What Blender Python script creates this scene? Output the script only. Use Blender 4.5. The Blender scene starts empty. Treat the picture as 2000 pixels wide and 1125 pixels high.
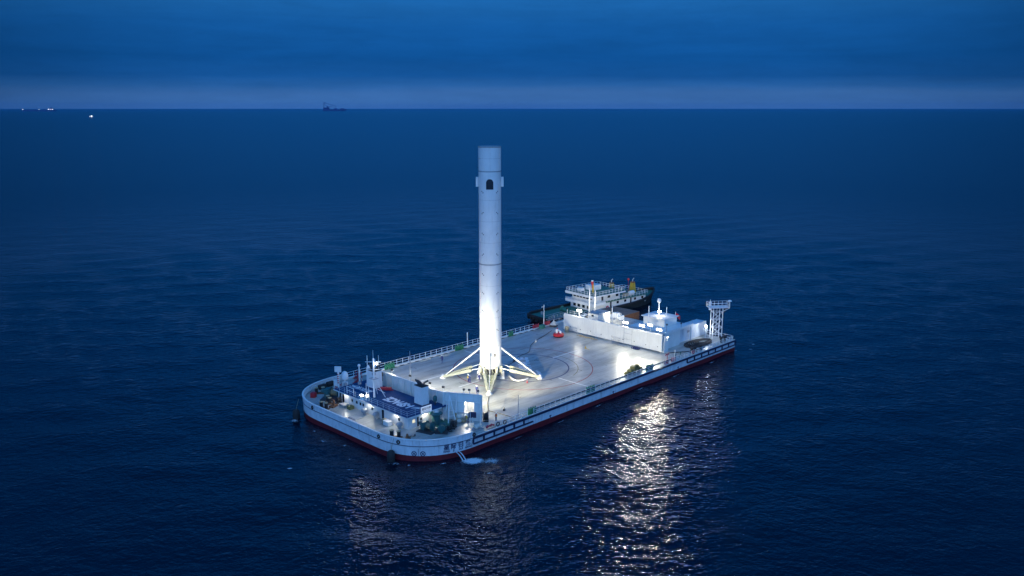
import bpy, math, random
import numpy as np
from mathutils import Vector, Matrix
random.seed(7)
PI = math.pi
R = math.radians
sc = bpy.context.scene
COL = sc.collection

# ---------------------------------------------------------------- camera
# x runs along the barge (stern of the platform at -34), y across, z = 0 is the steel deck, metres
cam_d = bpy.data.cameras.new('camera')
cam = bpy.data.objects.new('camera', cam_d)
COL.objects.link(cam)
cam.location = (-109.85, -113.03, 51.6)
cam.rotation_euler = (R(90 - 11.993), 0, R(44.4 - 90))
cam_d.sensor_width = 36
cam_d.lens = 29.7
cam_d.clip_start = 1
cam_d.clip_end = 900000
sc.camera = cam
HD = (math.cos(R(44.4)), math.sin(R(44.4)))      # heading of the view over the sea

# ---------------------------------------------------------------- sky
w = bpy.data.worlds.new('World')
sc.world = w
w.use_nodes = True
nt = w.node_tree
N, L = nt.nodes, nt.links
N.clear()
out = N.new('ShaderNodeOutputWorld')
bg = N.new('ShaderNodeBackground')
L.new(bg.outputs[0], out.inputs[0])
tc = N.new('ShaderNodeTexCoord')
sep = N.new('ShaderNodeSeparateXYZ')
L.new(tc.outputs['Generated'], sep.inputs[0])


def wmath(op, a, b=None, c=None):
    m = N.new('ShaderNodeMath')
    m.operation = op
    for i, q in enumerate((a, b, c)):
        if q is None:
            continue
        if isinstance(q, (int, float)):
            m.inputs[i].default_value = q
        else:
            L.new(q, m.inputs[i])
    return m.outputs[0]


def wramp(src, stops):
    r = N.new('ShaderNodeValToRGB')
    e = r.color_ramp.elements
    e[0].position, e[0].color = stops[0][0], (*stops[0][1], 1)
    e[1].position, e[1].color = stops[-1][0], (*stops[-1][1], 1)
    for p, c in stops[1:-1]:
        k = e.new(p)
        k.color = (*c, 1)
    L.new(src, r.inputs[0])
    return r.outputs[0]


mp = N.new('ShaderNodeMapping')
mp.inputs['Scale'].default_value = (1.6, 1.6, 26)
L.new(tc.outputs['Generated'], mp.inputs[0])
nz = N.new('ShaderNodeTexNoise')
nz.inputs['Scale'].default_value = 1.3
nz.inputs['Detail'].default_value = 5
nz.inputs['Roughness'].default_value = .55
L.new(mp.outputs[0], nz.inputs['Vector'])
bank = wmath('MULTIPLY', wmath('SUBTRACT', nz.outputs['Fac'], .5), .018)
elev = wmath('ADD', sep.outputs[2], bank)
t = wmath('DIVIDE', elev, .25)
low = wramp(t, [(0.0, (.052, .165, .42)), (.07, (.046, .155, .41)), (.10, (.022, .122, .37)), (.14, (.008, .092, .325)),
                (.22, (.005, .087, .320)), (.35, (.007, .105, .37)), (.46, (.012, .132, .42)), (.58, (.003, .120, .44)), (1.0, (.002, .118, .46))])
high = wramp(sep.outputs[2], [(0.0, (.002, .118, .46)), (.25, (.002, .130, .52)), (.55, (.002, .185, .77)), (1.0, (.03, .26, .80))])
mx = N.new('ShaderNodeMix')
mx.data_type = 'RGBA'
L.new(wmath('MULTIPLY', wmath('SUBTRACT', sep.outputs[2], .2), 12), mx.inputs[0])
mx.clamp_factor = True
L.new(low, mx.inputs[6])
L.new(high, mx.inputs[7])
nz2 = N.new('ShaderNodeTexNoise')
mp2 = N.new('ShaderNodeMapping')
mp2.inputs['Scale'].default_value = (3, 3, 42)
L.new(tc.outputs['Generated'], mp2.inputs[0])
nz2.inputs['Scale'].default_value = 1.2
nz2.inputs['Detail'].default_value = 8
nz2.inputs['Roughness'].default_value = .62
nz2.inputs['Distortion'].default_value = .5
L.new(mp2.outputs[0], nz2.inputs['Vector'])
nz3 = N.new('ShaderNodeTexNoise')
mp3 = N.new('ShaderNodeMapping')
mp3.inputs['Scale'].default_value = (9, 9, 34)
L.new(tc.outputs['Generated'], mp3.inputs[0])
nz3.inputs['Scale'].default_value = 1.6
nz3.inputs['Detail'].default_value = 9
nz3.inputs['Roughness'].default_value = .7
L.new(mp3.outputs[0], nz3.inputs['Vector'])
cloud = wmath('ADD', wmath('MULTIPLY', wmath('SUBTRACT', nz2.outputs['Fac'], .5), .42), wmath('ADD', wmath('MULTIPLY', wmath('SUBTRACT', nz3.outputs['Fac'], .5), .30), .95))
# the half of the sky behind the photographer is the brighter, western one
back = wmath('ADD', wmath('MULTIPLY', sep.outputs[0], -HD[0]), wmath('MULTIPLY', sep.outputs[1], -HD[1]))
bk = wramp(wmath('ADD', wmath('MULTIPLY', back, .5), .5), [(0, (0, 0, 0)), (.45, (0, 0, 0)), (.8, (1, 1, 1)), (1, (1, 1, 1))])
mx2 = N.new('ShaderNodeMix')
mx2.data_type = 'RGBA'
L.new(bk, mx2.inputs[0])
side = wmath('ADD', wmath('MULTIPLY', sep.outputs[0], HD[0]), wmath('MULTIPLY', sep.outputs[1], HD[1]))
sidef = N.new('ShaderNodeMapRange')
sidef.interpolation_type = 'SMOOTHSTEP'
sidef.inputs[1].default_value = .80
sidef.inputs[2].default_value = .985
sidef.inputs[3].default_value = .52
sidef.inputs[4].default_value = 1.0
L.new(side, sidef.inputs[0])
sc_ = N.new('ShaderNodeVectorMath')
sc_.operation = 'SCALE'
L.new(mx.outputs[2], sc_.inputs[0])
L.new(wmath('MULTIPLY', sidef.outputs[0], cloud), sc_.inputs['Scale'])
L.new(sc_.outputs[0], mx2.inputs[6])
mx2.inputs[7].default_value = (.22, .60, 1.42, 1)
# below the horizon
mx3 = N.new('ShaderNodeMix')
mx3.data_type = 'RGBA'
L.new(wmath('GREATER_THAN', sep.outputs[2], -.004), mx3.inputs[0])
mx3.inputs[6].default_value = (.001, .012, .05, 1)
L.new(mx2.outputs[2], mx3.inputs[7])
sky = N.new('ShaderNodeTexSky')
sky.sky_type = 'NISHITA'
sky.sun_disc = False
sky.sun_elevation = R(-4)
sky.sun_rotation = R(225)
addc = N.new('ShaderNodeMix')
addc.data_type = 'RGBA'
addc.blend_type = 'ADD'
addc.inputs[0].default_value = .01
L.new(mx3.outputs[2], addc.inputs[6])
L.new(sky.outputs[0], addc.inputs[7])
L.new(addc.outputs[2], bg.inputs[0])
bg.inputs[1].default_value = 1.0

sun_d = bpy.data.lights.new('sun', 'SUN')
sun_d.energy = .05
sun_d.angle = R(25)
sun_d.color = (.35, .6, 1)
sun = bpy.data.objects.new('sun', sun_d)
sun.rotation_euler = (R(60), 0, R(44.4 - 90))
COL.objects.link(sun)

vs = sc.view_settings
vs.view_transform = 'Standard'
vs.look = 'None'
vs.exposure = 0
vs.gamma = 1
vs.use_curve_mapping = False
cy = sc.cycles
cy.use_denoising = True
try:
    cy.denoiser = 'OPENIMAGEDENOISE'
except Exception:
    pass
cy.max_bounces = 6
cy.diffuse_bounces = 2
cy.glossy_bounces = 4
cy.transparent_max_bounces = 8
cy.sample_clamp_indirect = 8
cy.sample_clamp_direct = 0
cy.caustics_reflective = False
cy.caustics_refractive = False

# ---------------------------------------------------------------- materials
M = {}


def mat(name, col, rough=.5, metal=0., vary=.12, scale=1.5, streak=0., streak_col=(.16, .09, .05), bump=0., spec=.5, emit=None, gloss_vary=0.):
    m = bpy.data.materials.new(name)
    m.use_nodes = True
    n, l = m.node_tree.nodes, m.node_tree.links
    b = n['Principled BSDF']
    b.inputs['Roughness'].default_value = rough
    b.inputs['Metallic'].default_value = metal
    b.inputs['Specular IOR Level'].default_value = spec
    c = n.new('ShaderNodeTexCoord')
    nzz = n.new('ShaderNodeTexNoise')
    nzz.inputs['Scale'].default_value = scale
    nzz.inputs['Detail'].default_value = 6
    nzz.inputs['Roughness'].default_value = .6
    l.new(c.outputs['Object'], nzz.inputs['Vector'])
    r = n.new('ShaderNodeValToRGB')
    r.color_ramp.elements[0].position = .3
    r.color_ramp.elements[1].position = .7
    r.color_ramp.elements[0].color = (*[x * (1 - vary) for x in col], 1)
    r.color_ramp.elements[1].color = (*[min(1, x * (1 + vary)) for x in col], 1)
    l.new(nzz.outputs['Fac'], r.inputs[0])
    cur = r.outputs[0]
    if streak:
        mpp = n.new('ShaderNodeMapping')
        mpp.inputs['Scale'].default_value = (1.4, 1.4, .16)
        l.new(c.outputs['Object'], mpp.inputs[0])
        n2 = n.new('ShaderNodeTexNoise')
        n2.inputs['Scale'].default_value = 1.7
        n2.inputs['Detail'].default_value = 7
        n2.inputs['Roughness'].default_value = .7
        l.new(mpp.outputs[0], n2.inputs['Vector'])
        r2 = n.new('ShaderNodeValToRGB')
        r2.color_ramp.elements[0].position = .52
        r2.color_ramp.elements[1].position = .78
        r2.color_ramp.elements[0].color = (0, 0, 0, 1)
        r2.color_ramp.elements[1].color = (streak, streak, streak, 1)
        l.new(n2.outputs['Fac'], r2.inputs[0])
        mm = n.new('ShaderNodeMix')
        mm.data_type = 'RGBA'
        l.new(r2.outputs[0], mm.inputs[0])
        l.new(cur, mm.inputs[6])
        mm.inputs[7].default_value = (*streak_col, 1)
        cur = mm.outputs[2]
    l.new(cur, b.inputs['Base Color'])
    if gloss_vary:
        mr = n.new('ShaderNodeMapRange')
        mr.inputs[1].default_value = .3
        mr.inputs[2].default_value = .7
        mr.inputs[3].default_value = rough - gloss_vary
        mr.inputs[4].default_value = rough + gloss_vary
        l.new(nzz.outputs['Fac'], mr.inputs[0])
        l.new(mr.outputs[0], b.inputs['Roughness'])
    if bump:
        bb = n.new('ShaderNodeBump')
        bb.inputs['Strength'].default_value = 1
        bb.inputs['Distance'].default_value = bump
        l.new(nzz.outputs['Fac'], bb.inputs['Height'])
        l.new(bb.outputs[0], b.inputs['Normal'])
    if emit:
        b.inputs['Emission Color'].default_value = (*emit[0], 1)
        b.inputs['Emission Strength'].default_value = emit[1]
    M[name] = m
    return m


mat('hull_white', (.68, .72, .76), .45, streak=.75, vary=.12, scale=.7, streak_col=(.19, .15, .12), bump=.01)
mat('boot_red', (.155, .008, .014), .55, vary=.3, streak=.5, streak_col=(.05, .02, .02))
mat('white_paint', (.78, .79, .78), .42, vary=.06, streak=.25, streak_col=(.32, .27, .22))
mat('booster_paint', (.80, .81, .80), .38, vary=.05, scale=.5, streak=.4, streak_col=(.42, .41, .39))
mat('wall_white', (.74, .75, .72), .5, vary=.07, scale=.4, streak=.35, streak_col=(.36, .34, .30))
mat('grey_steel', (.34, .36, .38), .5, vary=.15, streak=.3)
mat('dark_steel', (.045, .045, .05), .55, vary=.3)
mat('black_rubber', (.018, .018, .02), .75, vary=.3)
mat('navy_paint', (.008, .018, .06), .5, vary=.2)
mat('roof_blue', (.0005, .052, .15), .7, spec=.25, vary=.2, scale=.9, streak=.2, streak_col=(.02, .045, .09))
mat('teal_paint', (.02, .105, .11), .5, vary=.25, streak=.4)
mat('green_paint', (.012, .17, .08), .5, vary=.2)
mat('deck_green', (.03, .16, .12), .6, vary=.25)
mat('tug_hull', (.02, .028, .028), .6, vary=.4)
mat('rust', (.20, .085, .04), .8, vary=.35, scale=4)
mat('glass', (.012, .02, .03), .12, vary=.1)
mat('red_paint', (.50, .022, .03), .5, vary=.15)
mat('pink_red', (.42, .04, .06), .6, vary=.2)
mat('yellow_paint', (.50, .33, .04), .5, vary=.2, streak=.3)
mat('olive', (.17, .16, .06), .8, vary=.35, scale=5)
mat('tan', (.42, .32, .19), .8, vary=.3, scale=4)
mat('leg_inner', (.33, .34, .22), .7, vary=.2, scale=2)
mat('coverall', (.022, .03, .13), .8, vary=.2, scale=9)
mat('skin', (.42, .26, .18), .6, vary=.05)
mat('vest', (.55, .42, .04), .7, vary=.1)
mat('vest_orange', (.6, .16, .02), .7, vary=.1)
mat('helmet', (.75, .75, .74), .3, vary=.03)
mat('flag_red', (.60, .015, .02), .7, vary=.1)
mat('leg_paint', (.43, .43, .32), .5, vary=.15, scale=1.5, streak=.4, streak_col=(.25, .22, .14))
mat('letter_white', (.66, .70, .74), .55, vary=.15, scale=3)
mat('letter_dark', (.015, .03, .09), .6, vary=.2)
mat('rope', (.24, .20, .12), .9, vary=.3, scale=6)
mat('bag', (.55, .52, .46), .85, vary=.15, scale=5)
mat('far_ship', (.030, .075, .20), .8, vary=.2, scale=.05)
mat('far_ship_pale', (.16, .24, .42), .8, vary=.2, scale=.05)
mat('lamp_lens', (1, 1, 1), .3, vary=0, emit=((1, .97, .86), 22))
mat('lamp_soft', (1, 1, 1), .3, vary=0, emit=((1, .97, .90), 3))
mat('lit_window', (.9, .8, .5), .4, vary=0, emit=((1, .85, .5), .8))
mat('board_white_glow', (.8, .8, .8), .4, vary=.02, emit=((.8, .9, 1), .35))  # white of the name board with a faint glow added, no lamp behind it
mat('paint_red_line', (.30, .05, .05), .5, vary=.3, scale=2)
mat('paint_blue_line', (.03, .05, .14), .5, vary=.3, scale=2)
mat('paint_white_line', (.75, .76, .74), .5, vary=.15, scale=2)


def deck_material():
    m = bpy.data.materials.new('steel_deck')
    m.use_nodes = True
    n, l = m.node_tree.nodes, m.node_tree.links
    b = n['Principled BSDF']
    c = n.new('ShaderNodeTexCoord')
    br = n.new('ShaderNodeTexBrick')
    br.inputs['Scale'].default_value = 1
    br.inputs['Brick Width'].default_value = 8
    br.inputs['Row Height'].default_value = 2.4
    br.inputs['Mortar Size'].default_value = .03
    br.inputs['Color1'].default_value = (.41, .42, .40, 1)
    br.inputs['Color2'].default_value = (.45, .455, .43, 1)
    br.inputs['Mortar'].default_value = (.27, .27, .255, 1)
    l.new(c.outputs['Object'], br.inputs['Vector'])
    mpp = n.new('ShaderNodeMapping')
    mpp.inputs['Scale'].default_value = (.09, .5, 1)
    mpp.inputs['Rotation'].default_value = (0, 0, R(8))
    l.new(c.outputs['Object'], mpp.inputs[0])
    n1 = n.new('ShaderNodeTexNoise')
    n1.inputs['Scale'].default_value = 1
    n1.inputs['Detail'].default_value = 8
    n1.inputs['Roughness'].default_value = .68
    l.new(mpp.outputs[0], n1.inputs['Vector'])
    r = n.new('ShaderNodeValToRGB')
    r.color_ramp.elements[0].position = .34
    r.color_ramp.elements[0].color = (.55, .54, .52, 1)
    r.color_ramp.elements[1].position = .56
    r.color_ramp.elements[1].color = (1, 1, 1, 1)
    l.new(n1.outputs['Fac'], r.inputs[0])
    mm = n.new('ShaderNodeMix')
    mm.data_type = 'RGBA'
    mm.blend_type = 'MULTIPLY'
    mm.inputs[0].default_value = 1
    l.new(br.outputs['Color'], mm.inputs[6])
    l.new(r.outputs[0], mm.inputs[7])
    n3 = n.new('ShaderNodeTexNoise')
    n3.inputs['Scale'].default_value = .35
    n3.inputs['Detail'].default_value = 9
    n3.inputs['Roughness'].default_value = .7
    l.new(c.outputs['Object'], n3.inputs['Vector'])
    r3 = n.new('ShaderNodeValToRGB')
    r3.color_ramp.elements[0].position = .58
    r3.color_ramp.elements[0].color = (0, 0, 0, 1)
    r3.color_ramp.elements[1].position = .75
    r3.color_ramp.elements[1].color = (.6, .6, .6, 1)
    l.new(n3.outputs['Fac'], r3.inputs[0])
    m3 = n.new('ShaderNodeMix')
    m3.data_type = 'RGBA'
    l.new(r3.outputs[0], m3.inputs[0])
    l.new(mm.outputs[2], m3.inputs[6])
    m3.inputs[7].default_value = (.17, .135, .10, 1)
    l.new(m3.outputs[2], b.inputs['Base Color'])
    mr = n.new('ShaderNodeMapRange')
    mr.inputs[1].default_value = .3
    mr.inputs[2].default_value = .7
    mr.inputs[3].default_value = .24
    mr.inputs[4].default_value = .44
    l.new(n3.outputs['Fac'], mr.inputs[0])
    l.new(mr.outputs[0], b.inputs['Roughness'])
    b.inputs['Specular IOR Level'].default_value = .4
    bb = n.new('ShaderNodeBump')
    bb.inputs['Distance'].default_value = .005
    l.new(n1.outputs['Fac'], bb.inputs['Height'])
    l.new(bb.outputs[0], b.inputs['Normal'])
    M['deck'] = m


deck_material()


def sea_material():
    m = bpy.data.materials.new('sea_water')
    m.use_nodes = True
    n, l = m.node_tree.nodes, m.node_tree.links
    b = n['Principled BSDF']
    b.inputs['Base Color'].default_value = (.0, .005, .016, 1)
    b.inputs['Roughness'].default_value = .07
    b.inputs['IOR'].default_value = 1.333
    c = n.new('ShaderNodeTexCoord')
    rot = n.new('ShaderNodeMapping')
    rot.inputs['Rotation'].default_value = (0, 0, R(-(44.4 - 90)))
    l.new(c.outputs['Object'], rot.inputs[0])
    total = None
    for i, (s, sy, amp, det) in enumerate(((.05, 1.5, .45, 2), (.19, 1.4, .24, 3), (.5, 1.35, .28, 3), (1.4, 1.25, .15, 2), (4.2, 1.1, .02, 2))):
        q = n.new('ShaderNodeMapping')
        q.inputs['Scale'].default_value = (s, s * sy, s)
        q.inputs['Rotation'].default_value = (0, 0, R((-14, 9, -6, 20, 0)[i]))
        q.inputs['Location'].default_value = (i * 7.3, i * 3.1, 0)
        l.new(rot.outputs[0], q.inputs[0])
        z = n.new('ShaderNodeTexNoise')
        z.inputs['Scale'].default_value = 1
        z.inputs['Detail'].default_value = det
        z.inputs['Roughness'].default_value = .5
        z.inputs['Distortion'].default_value = .4
        l.new(q.outputs[0], z.inputs['Vector'])
        a = n.new('ShaderNodeMath')
        a.operation = 'MULTIPLY_ADD'
        l.new(z.outputs['Fac'], a.inputs[0])
        a.inputs[1].default_value = amp
        if total is None:
            a.inputs[2].default_value = 0
        else:
            l.new(total, a.inputs[2])
        total = a.outputs[0]
    bb = n.new('ShaderNodeBump')
    bb.inputs['Strength'].default_value = 1
    bb.inputs['Distance'].default_value = 1.0
    l.new(total, bb.inputs['Height'])
    l.new(bb.outputs[0], b.inputs['Normal'])
    sp = n.new('ShaderNodeVectorMath')
    sp.operation = 'LENGTH'
    l.new(c.outputs['Object'], sp.inputs[0])
    rr_ = n.new('ShaderNodeMapRange')
    rr_.interpolation_type = 'SMOOTHSTEP'
    rr_.inputs[1].default_value = 90
    rr_.inputs[2].default_value = 520
    rr_.inputs[3].default_value = .04
    rr_.inputs[4].default_value = .20
    l.new(sp.outputs['Value'], rr_.inputs[0])
    l.new(rr_.outputs[0], b.inputs['Roughness'])
    M['sea'] = m


sea_material()


def foam_material():
    m = bpy.data.materials.new('sea_foam')
    m.use_nodes = True
    n, l = m.node_tree.nodes, m.node_tree.links
    b = n['Principled BSDF']
    b.inputs['Base Color'].default_value = (.72, .78, .82, 1)
    b.inputs['Roughness'].default_value = .7
    c = n.new('ShaderNodeTexCoord')
    z = n.new('ShaderNodeTexNoise')
    z.inputs['Scale'].default_value = 2.6
    z.inputs['Detail'].default_value = 9
    z.inputs['Roughness'].default_value = .8
    z.inputs['Distortion'].default_value = .8
    l.new(c.outputs['Object'], z.inputs['Vector'])
    at = n.new('ShaderNodeAttribute')
    at.attribute_name = 'edge'
    a = n.new('ShaderNodeMath')
    a.operation = 'ADD'
    l.new(z.outputs['Fac'], a.inputs[0])
    l.new(at.outputs['Fac'], a.inputs[1])
    r = n.new('ShaderNodeMapRange')
    r.inputs[1].default_value = .78
    r.inputs[2].default_value = .98
    r.inputs[3].default_value = 0
    r.inputs[4].default_value = .95
    l.new(a.outputs[0], r.inputs[0])
    l.new(r.outputs[0], b.inputs['Alpha'])
    M['foam'] = m


foam_material()

# ---------------------------------------------------------------- helpers
WM = {}


def props(o, label=None, cat=None, group=None, kind=None):
    if label:
        o['label'] = label
    if cat:
        o['category'] = cat
    if group:
        o['group'] = group
    if kind:
        o['kind'] = kind
    return o


def root(name, label, cat, loc=(0, 0, 0), rz=0., group=None):
    o = bpy.data.objects.new(name, None)
    COL.objects.link(o)
    o.empty_display_size = .3
    o.location = loc
    o.rotation_euler = (0, 0, rz)
    props(o, label, cat, group)
    WM[o.name] = Matrix.Translation(loc) @ Matrix.Rotation(rz, 4, 'Z')
    return o


class MB:
    def __init__(s):
        s.v, s.f, s.m, s.cur = [], [], [], 0

    def add(s, vs_, fs):
        k = len(s.v)
        s.v += [tuple(p) for p in vs_]
        s.f += [tuple(k + i for i in q) for q in fs]
        s.m += [s.cur] * len(fs)
        return s

    def box(s, x0, y0, z0, x1, y1, z1):
        return s.add([(x0, y0, z0), (x1, y0, z0), (x1, y1, z0), (x0, y1, z0), (x0, y0, z1), (x1, y0, z1), (x1, y1, z1), (x0, y1, z1)],
                     [(0, 3, 2, 1), (4, 5, 6, 7), (0, 1, 5, 4), (1, 2, 6, 5), (2, 3, 7, 6), (3, 0, 4, 7)])

    def obox(s, c, size, rz=0., top=1.):
        cx, cy_, cz = c
        a, b, h = size[0] / 2, size[1] / 2, size[2]
        pts = []
        for k, z in ((1, 0), (top, h)):
            for x, y in ((-a, -b), (a, -b), (a, b), (-a, b)):
                x, y = x * k, y * k
                pts.append((cx + x * math.cos(rz) - y * math.sin(rz), cy_ + x * math.sin(rz) + y * math.cos(rz), cz + z))
        return s.add(pts, [(0, 3, 2, 1), (4, 5, 6, 7), (0, 1, 5, 4), (1, 2, 6, 5), (2, 3, 7, 6), (3, 0, 4, 7)])

    def tube(s, p, q, r0, r1=None, n=8):
        r1 = r0 if r1 is None else r1
        p, q = Vector(p), Vector(q)
        d = (q - p).normalized()
        a = d.orthogonal().normalized()
        b = d.cross(a)
        vs_ = []
        for c, r in ((p, r0), (q, r1)):
            for i in range(n):
                t_ = 2 * PI * i / n
                vs_.append(c + (a * math.cos(t_) + b * math.sin(t_)) * r)
        fs = [(i, (i + 1) % n, n + (i + 1) % n, n + i) for i in range(n)] + [tuple(range(n - 1, -1, -1)), tuple(range(n, 2 * n))]
        return s.add(vs_, fs)

    def beam(s, p, q, w0, h0, w1=None, h1=None):
        w1 = w0 if w1 is None else w1
        h1 = h0 if h1 is None else h1
        p, q = Vector(p), Vector(q)
        d = (q - p).normalized()
        up = Vector((0, 0, 1)) if abs(d.z) < .95 else Vector((1, 0, 0))
        a = d.cross(up).normalized()
        b = a.cross(d)
        vs_ = []
        for c, ww, hh in ((p, w0, h0), (q, w1, h1)):
            for i, j in ((-1, -1), (1, -1), (1, 1), (-1, 1)):
                vs_.append(c + a * i * ww / 2 + b * j * hh / 2)
        return s.add(vs_, [(0, 3, 2, 1), (4, 5, 6, 7), (0, 1, 5, 4), (1, 2, 6, 5), (2, 3, 7, 6), (3, 0, 4, 7)])

    def lathe(s, c, prof, n=20, axis='Z'):
        vs_, fs = [], []
        for r, z in prof:
            for i in range(n):
                t_ = 2 * PI * i / n
                x, y = r * math.cos(t_), r * math.sin(t_)
                v = (x, y, z) if axis == 'Z' else ((z, x, y) if axis == 'X' else (x, z, y))
                vs_.append((c[0] + v[0], c[1] + v[1], c[2] + v[2]))
        k = len(prof)
        for j in range(k - 1):
            for i in range(n):
                fs.append((j * n + i, j * n + (i + 1) % n, (j + 1) * n + (i + 1) % n, (j + 1) * n + i))
        fs.append(tuple(range(n - 1, -1, -1)))
        fs.append(tuple((k - 1) * n + i for i in range(n)))
        return s.add(vs_, fs)

    def ball(s, c, r, sz=1., n=12):
        prof = [(max(.001, r * math.sin(PI * j / 8)), -r * sz * math.cos(PI * j / 8)) for j in range(9)]
        return s.lathe(c, prof, n)

    def torus(s, c, r, t_, normal=(0, 0, 1), n=18, k=8, sweep=2 * PI, start=0.):
        nn = Vector(normal).normalized()
        a = nn.orthogonal().normalized()
        b = nn.cross(a)
        full = sweep > 6.2
        vs_, fs = [], []
        cnt = n if full else n + 1
        for i in range(cnt):
            u = start + sweep * i / n
            d = a * math.cos(u) + b * math.sin(u)
            for j in range(k):
                v = 2 * PI * j / k
                vs_.append(Vector(c) + d * (r + t_ * math.cos(v)) + nn * (t_ * math.sin(v)))
        for i in range(n if full else n):
            i2 = (i + 1) % cnt
            for j in range(k):
                fs.append((i * k + j, i2 * k + j, i2 * k + (j + 1) % k, i * k + (j + 1) % k))
        return s.add(vs_, fs)

    def prism(s, poly, z0, z1):
        n = len(poly)
        return s.add([(x, y, z0) for x, y in poly] + [(x, y, z1) for x, y in poly],
                     [tuple(range(n - 1, -1, -1)), tuple(range(n, 2 * n))] + [(i, (i + 1) % n, n + (i + 1) % n, n + i) for i in range(n)])

    def wire(s, pts, r, n=6):
        for p, q in zip(pts, pts[1:]):
            s.tube(p, q, r, r, n)
        return s

    def build(s, name, mats, parent=None, smooth=False):
        me = bpy.data.meshes.new(name)
        vs_ = s.v
        if parent is not None:
            inv = WM[parent.name].inverted()
            vs_ = [inv @ Vector(p) for p in vs_]
        me.from_pydata([tuple(p) for p in vs_], [], s.f)
        for mm in (mats if isinstance(mats, (list, tuple)) else [mats]):
            me.materials.append(M[mm])
        me.polygons.foreach_set('material_index', s.m)
        if smooth:
            me.polygons.foreach_set('use_smooth', [len(f) <= 4 for f in s.f])
        me.update()
        if smooth:
            me.set_sharp_from_angle(angle=R(42))
        o = bpy.data.objects.new(name, me)
        COL.objects.link(o)
        o.parent = parent
        WM[o.name] = WM[parent.name] if parent is not None else Matrix.Identity(4)
        return o


def one(name, mb, m, label, cat, group=None, kind=None, smooth=False):
    """a thing that is one mesh"""
    o = mb.build(name, m, None, smooth)
    return props(o, label, cat, group, kind)


def dup(o, loc=None, rz=None, label=None, parent=None, group=None):
    c = o.copy()
    COL.objects.link(c)
    c.parent = parent
    if loc is not None:
        c.location = loc
    if rz is not None:
        c.rotation_euler = (0, 0, rz)
    if label:
        c['label'] = label
    if group:
        c['group'] = group
    for ch in list(o.children):
        dup(ch, parent=c)
    return c


dg_fonts = {}


def glyphs(txt, size=1., weight=0.):
    """outline of a text as (verts, faces), origin at the centre of its baseline"""
    key = (txt, weight)
    if key not in dg_fonts:
        cu = bpy.data.curves.new('lettering_outline', 'FONT')
        cu.body = txt
        cu.size = 1
        cu.align_x = 'CENTER'
        cu.offset = weight
        cu.resolution_u = 3
        ob = bpy.data.objects.new('lettering_outline', cu)
        COL.objects.link(ob)
        bpy.context.view_layer.update()
        me = bpy.data.meshes.new_from_object(ob.evaluated_get(bpy.context.evaluated_depsgraph_get()))
        dg_fonts[key] = ([tuple(v.co) for v in me.vertices], [tuple(p.vertices) for p in me.polygons])
        bpy.data.objects.remove(ob)
        bpy.data.curves.remove(cu)
        bpy.data.meshes.remove(me)
    v, f = dg_fonts[key]
    return [(a * size, b * size) for a, b, _ in v], f


def letter(mb, txt, size, origin, right, up, weight=.02, sx=1.):
    v, f = glyphs(txt, size, weight)
    o, r_, u_ = Vector(origin), Vector(right).normalized(), Vector(up).normalized()
    mb.add([o + r_ * x * sx + u_ * y for x, y in v], f)


def spot(name, parent, loc, aim, watts, angle=130, rad=.2, col=(1, .95, .76), blend=.6):
    d = bpy.data.lights.new(name, 'SPOT')
    d.energy = watts
    d.spot_size = R(angle)
    d.spot_blend = blend
    d.shadow_soft_size = rad
    d.color = col
    o = bpy.data.objects.new(name, d)
    COL.objects.link(o)
    o.parent = parent
    iv = WM[parent.name].inverted()
    a, b = iv @ Vector(loc), iv @ Vector(aim)
    o.location = a
    o.rotation_euler = (b - a).to_track_quat('-Z', 'Y').to_euler()
    return o


def point(name, parent, loc, watts, rad=.15, col=(1, .95, .78)):
    d = bpy.data.lights.new(name, 'POINT')
    d.energy = watts
    d.shadow_soft_size = rad
    d.color = col
    o = bpy.data.objects.new(name, d)
    COL.objects.link(o)
    o.parent = parent
    o.location = WM[parent.name].inverted() @ Vector(loc)
    return o


# ---------------------------------------------------------------- sea
rng = np.random.default_rng(3)
WAVES = []
for i in range(46):
    lam = 3.0 * (22 / 3.0) ** (rng.random())
    ang = R(44.4) + rng.normal(0, .55) + .12
    k_ = 2 * PI / lam
    WAVES.append((k_ * math.cos(ang), k_ * math.sin(ang), lam, .0014 * lam ** .95, rng.random() * 2 * PI))


def sea_h(x, y, cell=.6):
    h = np.zeros_like(x, dtype=float)
    for kx, ky, lam, a, ph in WAVES:
        f = np.clip((lam / np.maximum(cell, .01) - 3) / 4, 0, 1)
        h += a * f * np.cos(kx * x + ky * y + ph)
    return h


def axis(a, b, step, far, grow):
    mid = list(np.arange(a, b, step))
    hi, lo = [mid[-1]], [mid[0]]
    s_ = step
    while hi[-1] < far:
        s_ *= grow
        hi.append(hi[-1] + s_)
    s_ = step
    while lo[-1] > -far:
        s_ *= grow
        lo.append(lo[-1] - s_)
    return np.array(lo[:0:-1] + mid + hi[1:])


SEA_Z = -2.5
ax = axis(-95, 150, .75, 190000, 1.03)
ay = axis(-100, 130, .75, 190000, 1.03)
cx_ = np.gradient(ax)
cy_ = np.gradient(ay)
X, Y = np.meshgrid(ax, ay, indexing='ij')
CELL = np.maximum(*np.meshgrid(cx_, cy_, indexing='ij'))
Z = SEA_Z + sea_h(X, Y, CELL)
nx, ny = len(ax), len(ay)
co = np.stack([X, Y, Z], -1).reshape(-1, 3).astype(np.float32)
idx = np.arange(nx * ny).reshape(nx, ny)
quads = np.stack([idx[:-1, :-1], idx[1:, :-1], idx[1:, 1:], idx[:-1, 1:]], -1).reshape(-1, 4)
me = bpy.data.meshes.new('sea')
me.vertices.add(len(co))
me.vertices.foreach_set('co', co.ravel())
me.loops.add(quads.size)
me.loops.foreach_set('vertex_index', quads.ravel().astype(np.int32))
me.polygons.add(len(quads))
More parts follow.
